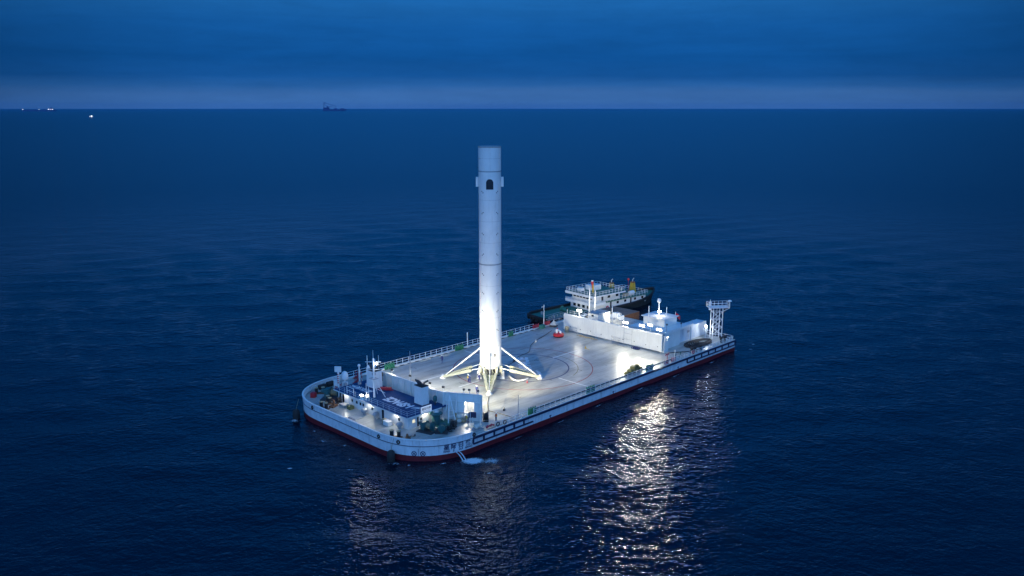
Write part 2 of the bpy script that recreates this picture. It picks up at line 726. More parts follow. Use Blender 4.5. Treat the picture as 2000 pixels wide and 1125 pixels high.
me.polygons.foreach_set('loop_start', (np.arange(len(quads)) * 4).astype(np.int32))
me.polygons.foreach_set('use_smooth', np.ones(len(quads), dtype=bool))
me.update(calc_edges=True)
me.materials.append(M['sea'])
sea = bpy.data.objects.new('sea', me)
COL.objects.link(sea)
sea['kind'] = 'structure'


def foam(cx, cy0, a, b, rz, strength=.38):
    n = 22
    vs_, fs, ed = [], [], []
    for i in range(n + 1):
        for j in range(n + 1):
            u, v = i / n * 2 - 1, j / n * 2 - 1
            x = cx + u * a * math.cos(rz) - v * b * math.sin(rz)
            y = cy0 + u * a * math.sin(rz) + v * b * math.cos(rz)
            vs_.append((x, y, SEA_Z + float(sea_h(np.array([x]), np.array([y]), .75)[0]) + .05))
            ed.append(strength * (1 - min(1, math.hypot(u, v)) ** 1.5) - (.5 if math.hypot(u, v) > .97 else 0))
    for i in range(n):
        for j in range(n):
            k = i * (n + 1) + j
            fs.append((k, k + n + 1, k + n + 2, k + 1))
    me_ = bpy.data.meshes.new('foam')
    me_.from_pydata(vs_, [], fs)
    at_ = me_.attributes.new('edge', 'FLOAT', 'POINT')
    at_.data.foreach_set('value', ed)
    me_.materials.append(M['foam'])
    o = bpy.data.objects.new('foam', me_)
    COL.objects.link(o)
    o['kind'] = 'stuff'
    return o


foam(-25.6, -22.0, 2.7, 1.9, R(-35), .66)
foam(-23.6, -24.0, 3.2, 2.2, R(-30), .40)
foam(-35.6, 13.6, 1.2, 1.6, R(5), .42)
foam(-34.6, -13.9, 2.4, 1.4, R(-40), .30)
foam(-37.5, 1.5, 1.8, 1.2, R(60), .34)
foam(-47, -3.5, .9, .6, R(-45), .45)
foam(-38.5, -7.5, 1.6, 1.0, R(-45), .30)
for q in [(66, -20, 1.0, .4), (62, -21.4, .9, .3), (72, -2, .7, .35), (76, 3, .6, .3)]:
    foam(q[0], q[1], q[2], q[3], R(-45), .42)

for q in ((-36.2, 6.5, .8, .5, 80), (-36.0, -2.5, .7, 1.1, 0), (-33.6, -16.0, 1.3, .5, 50), (-29.5, -19.3, 1.4, .5, -25), (-14, -20.3, 2.4, .4, 2), (-3, -20.4, 2.0, .35, -3),
          (8, -20.2, 2.6, .35, 1), (21, -20.3, 2.2, .4, 0), (33, -20.3, 2.8, .4, 2), (47, -20.4, 2.4, .45, 0), (58.6, -19.4, 1.0, 1.0, 0), (-41, -11, 1.4, .5, -45), (-27, -27, 1.8, .6, -40), (-18, -30, 1.2, .4, -30)):
    foam(q[0], q[1], q[2], q[3], R(q[4]), .36)

# ---------------------------------------------------------------- barge
VC, HW = .5, 19.9
UX0, UX1 = -34., 58.4


def corner_pts(sign, off=0., n=18, a=12., b=11.5, e=2.4):
    pts = []
    for i in range(n + 1):
        t_ = i / n * PI / 2
        pts.append((-22 - (a + off) * math.sin(t_) ** (2 / e), VC + sign * ((HW - b) + (b + off) * math.cos(t_) ** (2 / e))))
    return pts


def outline(off=0., end=0.):
    """near side from the far end, round the bow, back along the far side"""
    near = [(UX1 + end, VC - HW - off)] + [(u, VC - HW - off) for u in (40, 20, 0, -12)] + corner_pts(-1, off)
    far = corner_pts(1, off)[::-1] + [(u, VC + HW + off) for u in (-12, 0, 20, 40)] + [(UX1 + end, VC + HW + off)]
    return near + far


def loft(mb, rings, cap_top=False, cap_bottom=False):
    n = len(rings[0])
    vs_, fs = [], []
    for r_ in rings:
        vs_ += r_
    for k in range(len(rings) - 1):
        for i in range(n):
            j = (i + 1) % n
            fs.append((k * n + i, (k + 1) * n + i, (k + 1) * n + j, k * n + j))
    if cap_top:
        fs.append(tuple(range((len(rings) - 1) * n + n - 1, (len(rings) - 1) * n - 1, -1)))
    mb.add(vs_, fs)


barge = root('landing_barge', 'long flat white and red hulled landing barge with a steel deck and rounded bow', 'barge', (12, .5, -2.5))
h = MB()
loft(h, [[(x, y, z) for x, y in outline(o_)] for z, o_ in ((-1.62, 0), (-.02, .02))])
h.build('hull', 'hull_white', barge)
h = MB()
loft(h, [[(x, y, z) for x, y in outline(o_)] for z, o_ in ((-4.5, -.5), (-3.2, -.02), (-1.62, -.005))])
h.build('lower_hull', 'boot_red', barge)
h = MB()
pts = outline(.02)
h.add([(x, y, 0) for x, y in pts], [tuple(range(len(pts)))])
if True:
    dk = h.build('deck', 'deck', barge)
    if dk.data.polygons[0].normal.z < 0:
        dk.data.flip_normals()


def strip(mb, path, off0, off1, z0, z1):
    """a band that follows the path (list of points with outward normals)"""
    a = [(p[0] + n_[0] * off0, p[1] + n_[1] * off0) for p, n_ in path]
    b = [(p[0] + n_[0] * off1, p[1] + n_[1] * off1) for p, n_ in path]
    k = len(path)
    vs_ = [(x, y, z0) for x, y in a] + [(x, y, z1) for x, y in a] + [(x, y, z0) for x, y in b] + [(x, y, z1) for x, y in b]
    fs = []
    for i in range(k - 1):
        fs += [(i, i + 1, k + i + 1, k + i), (2 * k + i, 3 * k + i, 3 * k + i + 1, 2 * k + i + 1),
               (k + i, k + i + 1, 3 * k + i + 1, 3 * k + i), (i, 2 * k + i, 2 * k + i + 1, i + 1)]
    fs += [(0, k, 3 * k, 2 * k), (k - 1, 3 * k - 1, 4 * k - 1, 2 * k - 1)]
    mb.add(vs_, fs)


def normals(pts_):
    res = []
    for i, p in enumerate(pts_):
        a = pts_[max(0, i - 1)]
        b = pts_[min(len(pts_) - 1, i + 1)]
        dx, dy = b[0] - a[0], b[1] - a[1]
        l_ = math.hypot(dx, dy)
        res.append((p, (dy / l_ * -1, dx / l_)))
    # outward: away from the barge centre
    fix = []
    for p, n_ in res:
        if (p[0] - 12) * n_[0] + (p[1] - VC) * n_[1] < 0:
            n_ = (-n_[0], -n_[1])
        fix.append((p, n_))
    return fix


bow = [(-23.3, VC - HW)] + corner_pts(-1, 0, 24)[1:] + [(-34, -5), (-34, 0), (-34, 5)] + corner_pts(1, 0, 24)[::-1][:-1] + [(-20, VC + HW)]
bown = normals(bow)
b_ = MB()
strip(b_, bown, -.06, .06, -.0, 1.0)
bw = b_.build('bulwark', 'hull_white', barge)
b_ = MB()
strip(b_, bown, -.16, .16, 1.0, 1.09)
b_.build('cap_rail', 'white_paint', bw)
b_ = MB()
for i in range(0, len(bow) - 1):
    p, n_ = bown[i]
    q, n2 = bown[i + 1]
    seg = math.hypot(q[0] - p[0], q[1] - p[1])
    for k in range(max(1, int(seg / 1.3))):
        t_ = k / max(1, int(seg / 1.3))
        x, y = p[0] + (q[0] - p[0]) * t_, p[1] + (q[1] - p[1]) * t_
        b_ = MB()
        b_.beam((x - n_[0] * .08, y - n_[1] * .08, .5), (x - n_[0] * .42, y - n_[1] * .42, .5), .04, .98, .04, .2)
        b_.build('bulwark_stay', 'white_paint', bw)
# knuckle moulding
b_ = MB()
strip(b_, bown, .03, .10, -.07, 0.02)
b_.build('knuckle_moulding', 'navy_paint', barge)
# side strakes
b_ = MB()
b_.box(-23.2, VC - HW - .26, -.22, 58.5, VC - HW + .0, .10)
b_.build('rubbing_strake', 'navy_paint', barge)
b_ = MB()
b_.box(-19.9, VC + HW, -.22, 58.5, VC + HW + .25, .10)
b_.build('rubbing_strake', 'navy_paint', barge)
for x0, x1, step in ((-23.2, -9.2, 2.35), (38.6, 58.4, 2.8)):
    b_ = MB()
    b_.box(x0, VC - HW - .24, -1.12, x1, VC - HW, -.92)
    x = x0
    while x < x1 + .1:
        b_.box(x - .12, VC - HW - .22, -.92, x + .12, VC - HW, -.22)
        x += step
    b_.build('fender_frame', 'navy_paint', barge)
# kerb along both sides of the landing deck
b_ = MB()
b_.box(-20.0, 19.72, 0, 58.3, 20.35, .22)
b_.build('kerb', 'wall_white', barge)
b_ = MB()
b_.box(-22.0, -19.38, 0, 58.3, -19.22, .2)
b_.build('kerb', 'wall_white', barge)


b_ = MB()
b_.tube((-7.6, -18.9, .82), (33.5, -18.9, .82), .13, .13, 8)
b_.tube((-7.6, -18.75, .5), (33.5, -18.75, .5), .07, .07, 8)
b_.build('pipe_run', 'dark_steel', barge)
b_ = MB()
for k in range(26):
    b_ = MB()
    b_.box(-15 + k * 1.95, 19.35, 0.004, -14.0 + k * 1.95, 19.72, .05)
    b_.build('scupper_grating', 'dark_steel', barge)

# painted markings on the deck, each sheet 4 mm up
def ring(cx, cy0, r, wd, z, n=160, a0=0., a1=2 * PI):
    mb = MB()
    vs_, fs = [], []
    for i in range(n + 1):
        t_ = a0 + (a1 - a0) * i / n
        for rr in (r - wd / 2, r + wd / 2):
            vs_.append((cx + rr * math.cos(t_), cy0 + rr * math.sin(t_), z))
    for i in range(n):
        fs.append((2 * i, 2 * i + 1, 2 * i + 3, 2 * i + 2))
    mb.add(vs_, fs)
    return mb


PC = (9.7, .9)
ring(*PC, 14.15, .2, .004).build('red_circle', 'paint_red_line', barge)
ring(*PC, 9.3, .28, .004).build('blue_circle', 'paint_blue_line', barge)
ring(*PC, 11.2, .12, .004, 60, R(-75), R(5)).build('yellow_arc', 'olive', barge)
lm = MB()
for a, b in (((-7.9, .95), (-2.4, .95)), ((18.9, .95), (26.8, .95)), ((-15, 9.0), (-5.3, 8.7)), ((9.5, 18.4), (9.4, 11)), ((9.5, -8.9), (9.5, -16.5))):
    lm = MB()
    lm.beam((a[0], a[1], 0.002), (b[0], b[1], 0.002), .28, .008)
    lm.build('white_line', 'paint_white_line', barge)
rd = Vector((.65, .76, 0)).normalized()
up_ = Vector((-.76, .65, 0)).normalized()
lt = MB()
letter(lt, 'i-SPACE', 3.3, Vector((11.0, 1.6, .010)) - up_ * 1.0, rd, up_, .05)
for k in range(26):                                  # the swoosh round the first letters
    t0, t1 = R(150 + k * 6.2), R(150 + (k + 1) * 6.2)
    c0 = Vector((7.6, -3.0, .010))
    P_ = [c0 + rd * (3.0 * math.cos(t_)) - up_ * (1.9 * math.sin(t_) * -1) for t_ in (t0, t1)]
    wd = .16 + .28 * math.sin(PI * k / 26)
    d_ = (P_[1] - P_[0]).normalized()
    nn_ = Vector((-d_.y, d_.x, 0)) * wd
    lt.add([P_[0] - nn_, P_[0] + nn_, P_[1] + nn_, P_[1] - nn_], [(0, 1, 2, 3)])
lt.build('deck_lettering', 'letter_white', barge)


# the name and load marks on the rounded corner of the hull
def hull_at(t_):
    """point and outward normal on the near corner, t_ = 0 at the side, 1 at the bow"""
    a, b, e = 12., 11.5, 2.4
    f = lambda q: Vector((-22 - a * math.sin(max(0, q) * PI / 2) ** (2 / e), VC - (HW - b) - b * math.cos(min(1, q) * PI / 2) ** (2 / e), 0))
    p = f(t_)
    d_ = (f(max(0, t_ - .01)) - f(min(.999, t_ + .01))).normalized()
    return p + Vector((d_.y, -d_.x, 0)) * .035, d_, Vector((d_.y, -d_.x, 0))


hn = MB()
for ch, t_, z in (('星', .285, -.82), ('际', .218, -.84), ('归', .150, -.86), ('航', .082, -.88)):
    p, d_, n_ = hull_at(t_)
    letter(hn, ch, .98, p + Vector((0, 0, z)), d_, (0, 0, 1), .03)
for ch, t_, z in (('XING', .285, -1.22), ('JI', .218, -1.24), ('GUI', .150, -1.26), ('HANG', .082, -1.28)):
    p, d_, n_ = hull_at(t_)
    letter(hn, ch, .46, p + Vector((0, 0, z - .10)), d_, (0, 0, 1), .03)
hn.build('hull_lettering', 'letter_dark', barge)
ld = MB()
for t_ in (.595, .51):
    p, d_, n_ = hull_at(t_)
    c0 = p + Vector((0, 0, -1.22))
    ld.torus(c0, .38, .05, n_, 28, 6)
    for s_ in (-1, 1):
        a = (d_ + Vector((0, 0, s_))).normalized() * .33
        ld.beam(c0 - a, c0 + a, .08, .08)
p, d_, n_ = hull_at(.553)
for k in range(8):
    ld.beam(p + Vector((0, 0, -1.55 + k * .15)) - d_ * .06, p + Vector((0, 0, -1.55 + k * .15)) + d_ * .06, .03, .05)
ld.build('load_mark', 'letter_dark', barge)
# vertical plate seams and dark mooring ports through the bulwark
for p, n_, z in (((-34.02, 10.1), (-1, 0), .42), ((-34.0, -9.0), (-1, 0), .42), (hull_at(.75)[0].xy, hull_at(.75)[2].xy, .42), ((-23.0, -19.44), (0, -1), .5)):
    r_ = MB()
    r_.torus((p[0] + n_[0] * .04, p[1] + n_[1] * .04, z), .24, .12, (n_[0], n_[1], 0), 18, 8)
    r_.lathe((0, 0, 0), [(.001, 0), (.001, 0)], 3) if False else None
    r_.build('mooring_port', 'black_rubber', bw, True)
# stiffener line of scuppers on the near side
sk = MB()
for u in (-4.5, 13.5, 35.5):
    sk = MB()
    sk.box(u - .35, VC - HW - .05, -1.35, u + .1, VC - HW + .02, -1.15)
    sk.box(u - .2, VC - HW - .05, -1.60, u - .05, VC - HW + .02, -1.35)
    sk.build('draught_mark', 'letter_dark', barge)

# water jets from the outlet
wj = MB()
for k in (0, .55):
    p0 = Vector((-26.9 + k, -19.15, -1.3))
    pr = p0
    for i in range(1, 7):
        q = p0 + Vector((.05 * i, -.28 * i, -.035 * i * i))
        wj.tube(pr, q, .035 + .012 * i, .045 + .012 * i, 6)
        pr = q
o = one('water_jet', wj, 'foam', 'two white jets of water pouring from the hull below the painted name', 'water jet')
mwj = mat('jet_white', (.5, .55, .6), .4, vary=.1)
o.data.materials[0] = mwj


# ---------------------------------------------------------------- railings
def railing(name, p0, p1, step, label, height=1.1, rails=(.55, 1.06), post=.06, z=0., matn='white_paint', skip=()):
    p0, p1 = Vector(p0), Vector(p1)
    ln = (p1 - p0).length
    n = max(1, int(round(ln / step)))
    rt = root(name, label, 'railing', tuple(p0), group=None)
    pm_ = MB()
    pm_.box(-post / 2, -post / 2, 0, post / 2, post / 2, height)
    first = None
    for i in range(n + 1):
        q = p0 + (p1 - p0) * (i / n)
        if first is None:
            first = MB()
            first.box(q.x - post / 2, q.y - post / 2, q.z, q.x + post / 2, q.y + post / 2, q.z + height)
            first = first.build('post', matn, rt)
        else:
            c = first.copy()
            COL.objects.link(c)
            c.parent = rt
            c.location = q - p0
    for k, hz in enumerate(rails):
        m_ = MB()
        m_.tube(p0 + Vector((0, 0, hz)), p1 + Vector((0, 0, hz)), .035, .035, 6)
        m_.build('top_rail' if k == len(rails) - 1 else 'lower_rail', matn, rt)
    return rt


railing('deck_railing', (-8.6, -19.1, .0), (57.8, -19.1, .0), 1.42, 'long white railing along the landing deck, the one on the camera side above the water', post=.07, rails=(.35, .7, 1.06))
railing('deck_railing', (-17.6, -19.1, .0), (-10.2, -19.1, .0), 1.42, 'short cluttered railing by the lettered corner of the hull, beside the reel', post=.08)
railing('deck_railing', (-19.8, 20.1, .22), (33.4, 20.1, .22), 1.52, 'long white railing along the far edge of the deck behind the rocket', height=1.1, post=.07)
railing('deck_railing', (58.0, -18.6, 0), (58.0, -9.0, 0), 1.6, 'white railing across the end of the barge beside the lattice tower')
railing('deck_railing', (40.5, 19.9, 0), (58.0, 19.9, 0), 2.0, 'railing between the white blast wall and the moored tug')

# ---------------------------------------------------------------- rocket
RC = Vector((.1, .45, 0))
RR = 2.1
rocket = root('rocket_booster', 'tall white rocket booster standing on four spread landing legs', 'rocket', tuple(RC))
FACE = R(225.8)


def on_body(ang, z, r_=RR):
    return Vector((RC.x + r_ * math.cos(ang), RC.y + r_ * math.sin(ang), z))


def body_ring(z0, z1, r0, r1=None, n=72):
    m_ = MB()
    m_.lathe((RC.x, RC.y, 0), [(r0, z0), (r1 or r0, z1)], n)
    return m_


bd = body_ring(2.5, 22.75, RR).build('lower_body', 'booster_paint', rocket, True)
body_ring(23.0, 40.15, RR).build('upper_body', 'booster_paint', rocket, True)
body_ring(40.35, 44.6, RR).build('interstage', 'booster_paint', rocket, True)
for z0, z1 in ((22.75, 23.0), (40.15, 40.35)):
    body_ring(z0, z1, RR - .03).build('joint_band', 'grey_steel', rocket, True)
body_ring(44.6, 44.82, RR + .03).build('top_rim', 'grey_steel', rocket, True)
# weld seams
for z in (7.0, 31, 27, 35, 18.8, 12.6, 42.6):
    body_ring(z, z + .03, RR + .006).build('weld_seam', 'grey_steel', rocket, True)
# dark hatch with a rounded top, facing the camera side
hm = MB()
prof = [(-.68, 0), (.68, 0), (.68, 1.35), (.45, 1.75), (0, 1.9), (-.45, 1.75), (-.68, 1.35)]
cols = 12
vs_, fs = [], []
for i in range(cols + 1):
    x = -.68 + 1.36 * i / cols
    top = 1.9 - (abs(x) / .68) ** 3 * .55
    vs_ += [on_body(FACE + x / RR, 37.0, RR + .02), on_body(FACE + x / RR, 37.0 + top, RR + .02)]
for i in range(cols):
    fs.append((2 * i, 2 * i + 2, 2 * i + 3, 2 * i + 1))
hm.add(vs_, fs)
hm.build('hatch', 'glass', rocket)
for s_ in (-1, 1):
    hm = MB()
    c0 = on_body(FACE + s_ * PI / 2, 37.4, RR + .22)
    hm.obox(c0, (.5, 1.1, 1.75), FACE + s_ * PI / 2)
    f_ = hm.build('fin_housing', 'booster_paint', rocket)
# small black registration marks in pairs
for z in (36.5, 32.6, 28.7, 24.8, 21.0, 17.4, 13.9, 10.2):
    for s_ in (-1, 1):
        hm = MB()
        for k in (0, 1):
            a0 = FACE + s_ * R(40) + (k - .5) * .13 * s_ * (1 if z in (36.5, 28.7, 21.0, 17.4, 13.9) else -1)
            zz = z + (k - .5) * .24
            q = [on_body(a0 + dx / RR, zz + dz, RR + .012) for dx, dz in ((-.09, -.09), (.09, -.09), (.09, .09), (-.09, .09))]
            hm.add(q, [(0, 1, 2, 3)])
        hm.build('tracking_mark', 'dark_steel', rocket)
hm = MB()
for ch, a_ in (('3', 19), ('5', 26)):
    c0 = on_body(FACE + R(a_), 5.0, RR + .02)
    d_ = Vector((-math.sin(FACE + R(a_)), math.cos(FACE + R(a_)), 0))
    letter(hm, ch, .75, c0, d_, (0, 0, 1), .03)
hm.build('body_number', 'dark_steel', rocket)
# engine bay: shield plate, nozzles, pipes
body_ring(2.32, 2.5, 1.95).build('heat_shield', 'dark_steel', rocket, True)
nm = MB()
nm.lathe((RC.x, RC.y, 0), [(.62, .85), (.5, 1.3), (.3, 2.0), (.22, 2.35)], 20)
noz = nm.build('engine_nozzle', 'dark_steel', rocket, True)
for i in range(8):
    a_ = i / 8 * 2 * PI + .2
    c = noz.copy()
    COL.objects.link(c)
    c.parent = rocket
    c.location = (1.35 * math.cos(a_), 1.35 * math.sin(a_), 0)
pm_ = MB()
for i in range(20):
    a_ = i / 20 * 2 * PI
    pm_.tube(on_body(a_, 2.5, 2.02), on_body(a_ + .1, 1.15, 1.85), .07, .05, 6)
    if i % 2:
        pm_.tube(on_body(a_, 2.2, 2.1), on_body(a_ + .25, 1.4, 2.05), .05, .05, 6)
pm_.torus((RC.x, RC.y, 1.2), 1.95, .09, (0, 0, 1), 40, 6)
pm_.build('thrust_frame', 'leg_paint', rocket)

# legs: two tapered fairing beams and an inner plate, telescopic strut, pad
FEET = [(-6.35, 7.25), (-6.66, -6.1), (6.76, -6.4), (6.7, 7.1)]
for fi, (fx, fy) in enumerate(FEET):
    ft = Vector((fx, fy, .35))
    d_ = (Vector((RC.x, RC.y, 0)) - Vector((fx, fy, 0))).normalized()
    tn = Vector((-d_.y, d_.x, 0))
    leg = MB()
    ends = []
    for s_ in (-1, 1):
        hinge = Vector((RC.x, RC.y, 2.55)) - d_ * 1.75 + tn * s_ * 1.45
        a = ft + tn * s_ * .18
        mid = a.lerp(hinge, .74)
        ends.append((a, mid, hinge))
        leg.beam(a, mid, .34, .42, .46, .62)
        leg.beam(mid, mid.lerp(hinge, .06), .3, .4, .12, .12)
    lg = leg.build('landing_leg', 'leg_paint', rocket)
    ip = MB()
    (a0, m0, h0), (a1, m1, h1) = ends
    lo = Vector((0, 0, -.1))
    q = [a0.lerp(m0, .08) + lo, m0 + lo, m1 + lo, a1.lerp(m1, .08) + lo]
    q2 = [p + Vector((0, 0, -.07)) for p in q]
    ip.add(q + q2, [(0, 1, 2, 3), (7, 6, 5, 4), (0, 4, 5, 1), (1, 5, 6, 2), (2, 6, 7, 3), (3, 7, 4, 0)])
    for k in range(1, 7):
        t_ = k / 7
        ip.beam(a0.lerp(m0, t_) + Vector((0, 0, .02)), a1.lerp(m1, min(1, t_ + .08)) + Vector((0, 0, .02)), .06, .1)
    ip.build('leg_panel', 'leg_inner', lg)
    rods = MB()
    for a, mm_, hg in ends:
        rods.tube(mm_, hg, .09, .09, 8)
    rods.build('hinge_rod', 'booster_paint', lg)
    st = MB()
    top = Vector((RC.x, RC.y, 6.1 if fi != 1 else 5.7)) - d_ * 2.05
    base = ft + Vector((0, 0, .35)) + d_ * .6
    md = base.lerp(top, .45)
    st.tube(base, md, .10, .10, 10)
    st.tube(md, top, .15, .15, 10)
    st.obox(top - Vector((0, 0, .2)), (.45, .45, .4), math.atan2(d_.y, d_.x))
    st.build('strut', 'booster_paint' if fi != 1 else 'grey_steel', lg, True)
    pd = MB()
    pd.lathe((fx, fy, 0), [(.62, .012), (.62, .12), (.34, .3), (.2, .75)], 16)
    pd.build('foot_pad', 'booster_paint', lg)
    hb = MB()
    for s_ in (-1, 1):
        c0 = Vector((RC.x, RC.y, 0)) - d_ * 2.0 + tn * s_ * 1.2
        hb.obox((c0.x, c0.y, 1.7), (.5, .45, 1.2), math.atan2(d_.y, d_.x))
        hb.tube((c0.x, c0.y, 1.7), (c0.x - d_.x * .3, c0.y - d_.y * .3, .8), .08, .06, 6)
    hb.build('leg_hinge', 'leg_paint', lg)
# four squat white supports jacked under the engine bay
sup = MB()
sup.obox((0, 0, .02), (.95, .95, .25))
sup.lathe((0, 0, 0), [(.42, .25), (.42, 1.5), (.3, 1.62), (.3, 1.75)], 16)
sr = root('hold_down_jack', 'white squat jack under the engine bay on the water tower side', 'jack', (0, 0, 0), group='white jacks under the rocket')
sup.build('jack_body', 'white_paint', sr)
for i, (a_, lab) in enumerate(((135, 'white squat jack at the root of the landing leg nearest the far railing'), (315, 'white squat jack at the root of the landing leg with the white hose'))):
    c0 = on_body(R(a_), 0, 2.25)
    t_ = sr if i == 0 else dup(sr)
    t_.location = (c0.x, c0.y, 0)
    t_.rotation_euler = (0, 0, R(a_))
    t_['label'] = lab

# ---------------------------------------------------------------- blast wall on the tug side
bw2 = root('blast_wall', 'long tall white steel blast wall between the landing pad and the control cabin', 'wall', (38, .5, 0))
m_ = MB()
m_.box(37.9, -13.45, .25, 38.15, 14.5, 4.0)
m_.build('wall_panel', 'wall_white', bw2)
m_ = MB()
for k in range(12):
    y = -13 + k * 2.45
    m_.beam((38.3, y, 0), (38.3, y, 3.9), .3, .12)
    m_.beam((38.45, y, 3.0), (39.9, y, .1), .12, .12)
m_.build('buttress', 'grey_steel', bw2)
m_ = MB()
for k in range(9):
    m_.tube((37.84, -12.4 + k * 3.1, 1.25 - (k % 2) * .15), (37.9, -12.4 + k * 3.1, 1.25 - (k % 2) * .15), .10, .10, 8)
m_.build('bolt', 'dark_steel', bw2)
m_ = MB()
m_.box(38.0, -13.5, 4.0, 38.3, 14.5, 4.06)
m_.build('top_flange', 'white_paint', bw2)
m_ = MB()
m_.box(38.6, -13.6, 0, 40.2, -13.3, 3.6)
m_.box(38.6, -13.3, 0, 38.8, -12.6, 3.6)
m_.build('end_return', 'wall_white', bw2)
ldr = root('wall_ladder', 'thin caged ladder leaning on the white blast wall below the floodlights', 'ladder', (37.7, -4.6, 0))
m_ = MB()
for y in (-5.6, -3.4):
    m_.tube((37.75, y, .1), (37.75, y, 4.1), .03, .03, 6)
for k in range(2):
    m_.tube((37.75, -5.6, 1.4 + k * 1.3), (37.75, -3.4, 1.4 + k * 1.3), .025, .025, 6)
m_.build('ladder_frame', 'grey_steel', ldr)


# floodlight: pole, housing, lens; real spot lamp inside
def floodlight(name, base, z_top, aim, label, watts, group, lit=True, col=(1, .95, .76), size=.5, pole=.05, angle=140, kindl='spot', double=True):
    x, y, z0 = base
    rt = root(name, label, 'floodlight', (x, y, z0), group=group)
    m1 = MB()
    m1.tube((x, y, z0), (x, y, z_top - size * .3), pole, pole, 8)
    m1.tube((x, y, z0), (x, y, z0 + .06), pole * 3, pole * 3, 8)
    m1.build('pole', 'white_paint', rt)
    d_ = (Vector(aim) - Vector((x, y, z_top))).normalized()
    a_ = math.atan2(d_.y, d_.x)
    tn = Vector((-math.sin(a_), math.cos(a_), 0))
    heads = (-1, 1) if double else (0,)
    for s_ in heads:
        c0 = Vector((x, y, z_top)) + tn * s_ * size * .6
        hd = MB()
        hd.beam(c0 - d_ * .16, c0 + d_ * .10, size * .75, size * .55, size, size * .8)
        hh = hd.build('lamp_head', 'dark_steel', rt)
        ln = MB()
        upv = tn.cross(d_)
        c1 = c0 + d_ * .106
        q = [c1 + tn * i * size * .44 + upv * j * size * .34 for i, j in ((-1, -1), (1, -1), (1, 1), (-1, 1))]
        ln.add(q + [p + d_ * .02 for p in q], [(3, 2, 1, 0), (4, 5, 6, 7), (0, 1, 5, 4), (1, 2, 6, 5), (2, 3, 7, 6), (3, 0, 4, 7)])
        ln.build('lens', 'lamp_lens' if lit else 'glass', hh)
    if lit and watts:
        if kindl == 'spot':
            spot('lamp_light', rt, Vector((x, y, z_top)) + d_ * .45, aim, watts, angle, .28, col)
        else:
            point('lamp_light', rt, Vector((x, y, z_top)) + d_ * .5, watts, .28)
    return rt


GW = 'lit floodlights on the white blast wall'
for i, (v, z, wt, ax_, lab, kd) in enumerate((
        (10.2, 5.4, 450, (10, 8, 0), 'lone lit floodlight above the blast wall near the tug stern', 'point'),
        (-3.2, 4.9, 1500, (8, -8, 0), 'lit floodlight above the ladder on the blast wall, first of the four bright ones', 'spot'),
        (-7.7, 5.0, 850, (6, -10, 0), 'lit floodlight on the blast wall, second of the four bright ones from the ladder', 'spot'),
        (-9.9, 5.5, 850, (0, -6, 3), 'lit floodlight on the blast wall, third and highest of the four bright ones', 'spot'),
        (-12.2, 4.9, 800, (4, -14, 0), 'lit floodlight at the free end of the blast wall by the control cabin', 'spot'))):
    fl_ = floodlight('floodlight', (38.6, v, 3.7), z, ax_, lab, wt, GW, kindl=kd, angle=160, size=.62)
    if i:
        sp_ = spot('lamp_light', fl_, (37.9, v, z), (-14, -46 + 4 * i, -2.5), 3000, 74, .28, blend=1.0)
    if i == 0:
        spot('lamp_light', fl_, (39.2, v, z), (64, 24, 2), 1500, 75, .28)  # added beam turned back on the tug, no lamp head faces that way
    if i == 1:
        spot('lamp_light', fl_, (39.2, v, 5.4), (64, 24, 4), 24000, 48, .28)  # added fill beam behind the heads, there only to brighten the tug
floodlight('floodlight', (39.6, -13.75, 2.6), 3.4, (36, -18, 0), 'small lit lamp on the end return of the blast wall', 120, GW, size=.35, double=False)
floodlight('floodlight', (38.6, 14.0, 3.9), 5.2, (30, 14, 4), 'unlit white lamp on the corner of the blast wall nearest the tug', 0, 'unlit lamps on the white blast wall', lit=False, double=False)
floodlight('floodlight', (38.6, 6.3, 3.9), 4.8, (30, 6, 4), 'unlit lamp on the blast wall in front of the small lit shed', 0, 'unlit lamps on the white blast wall', lit=False, double=False)


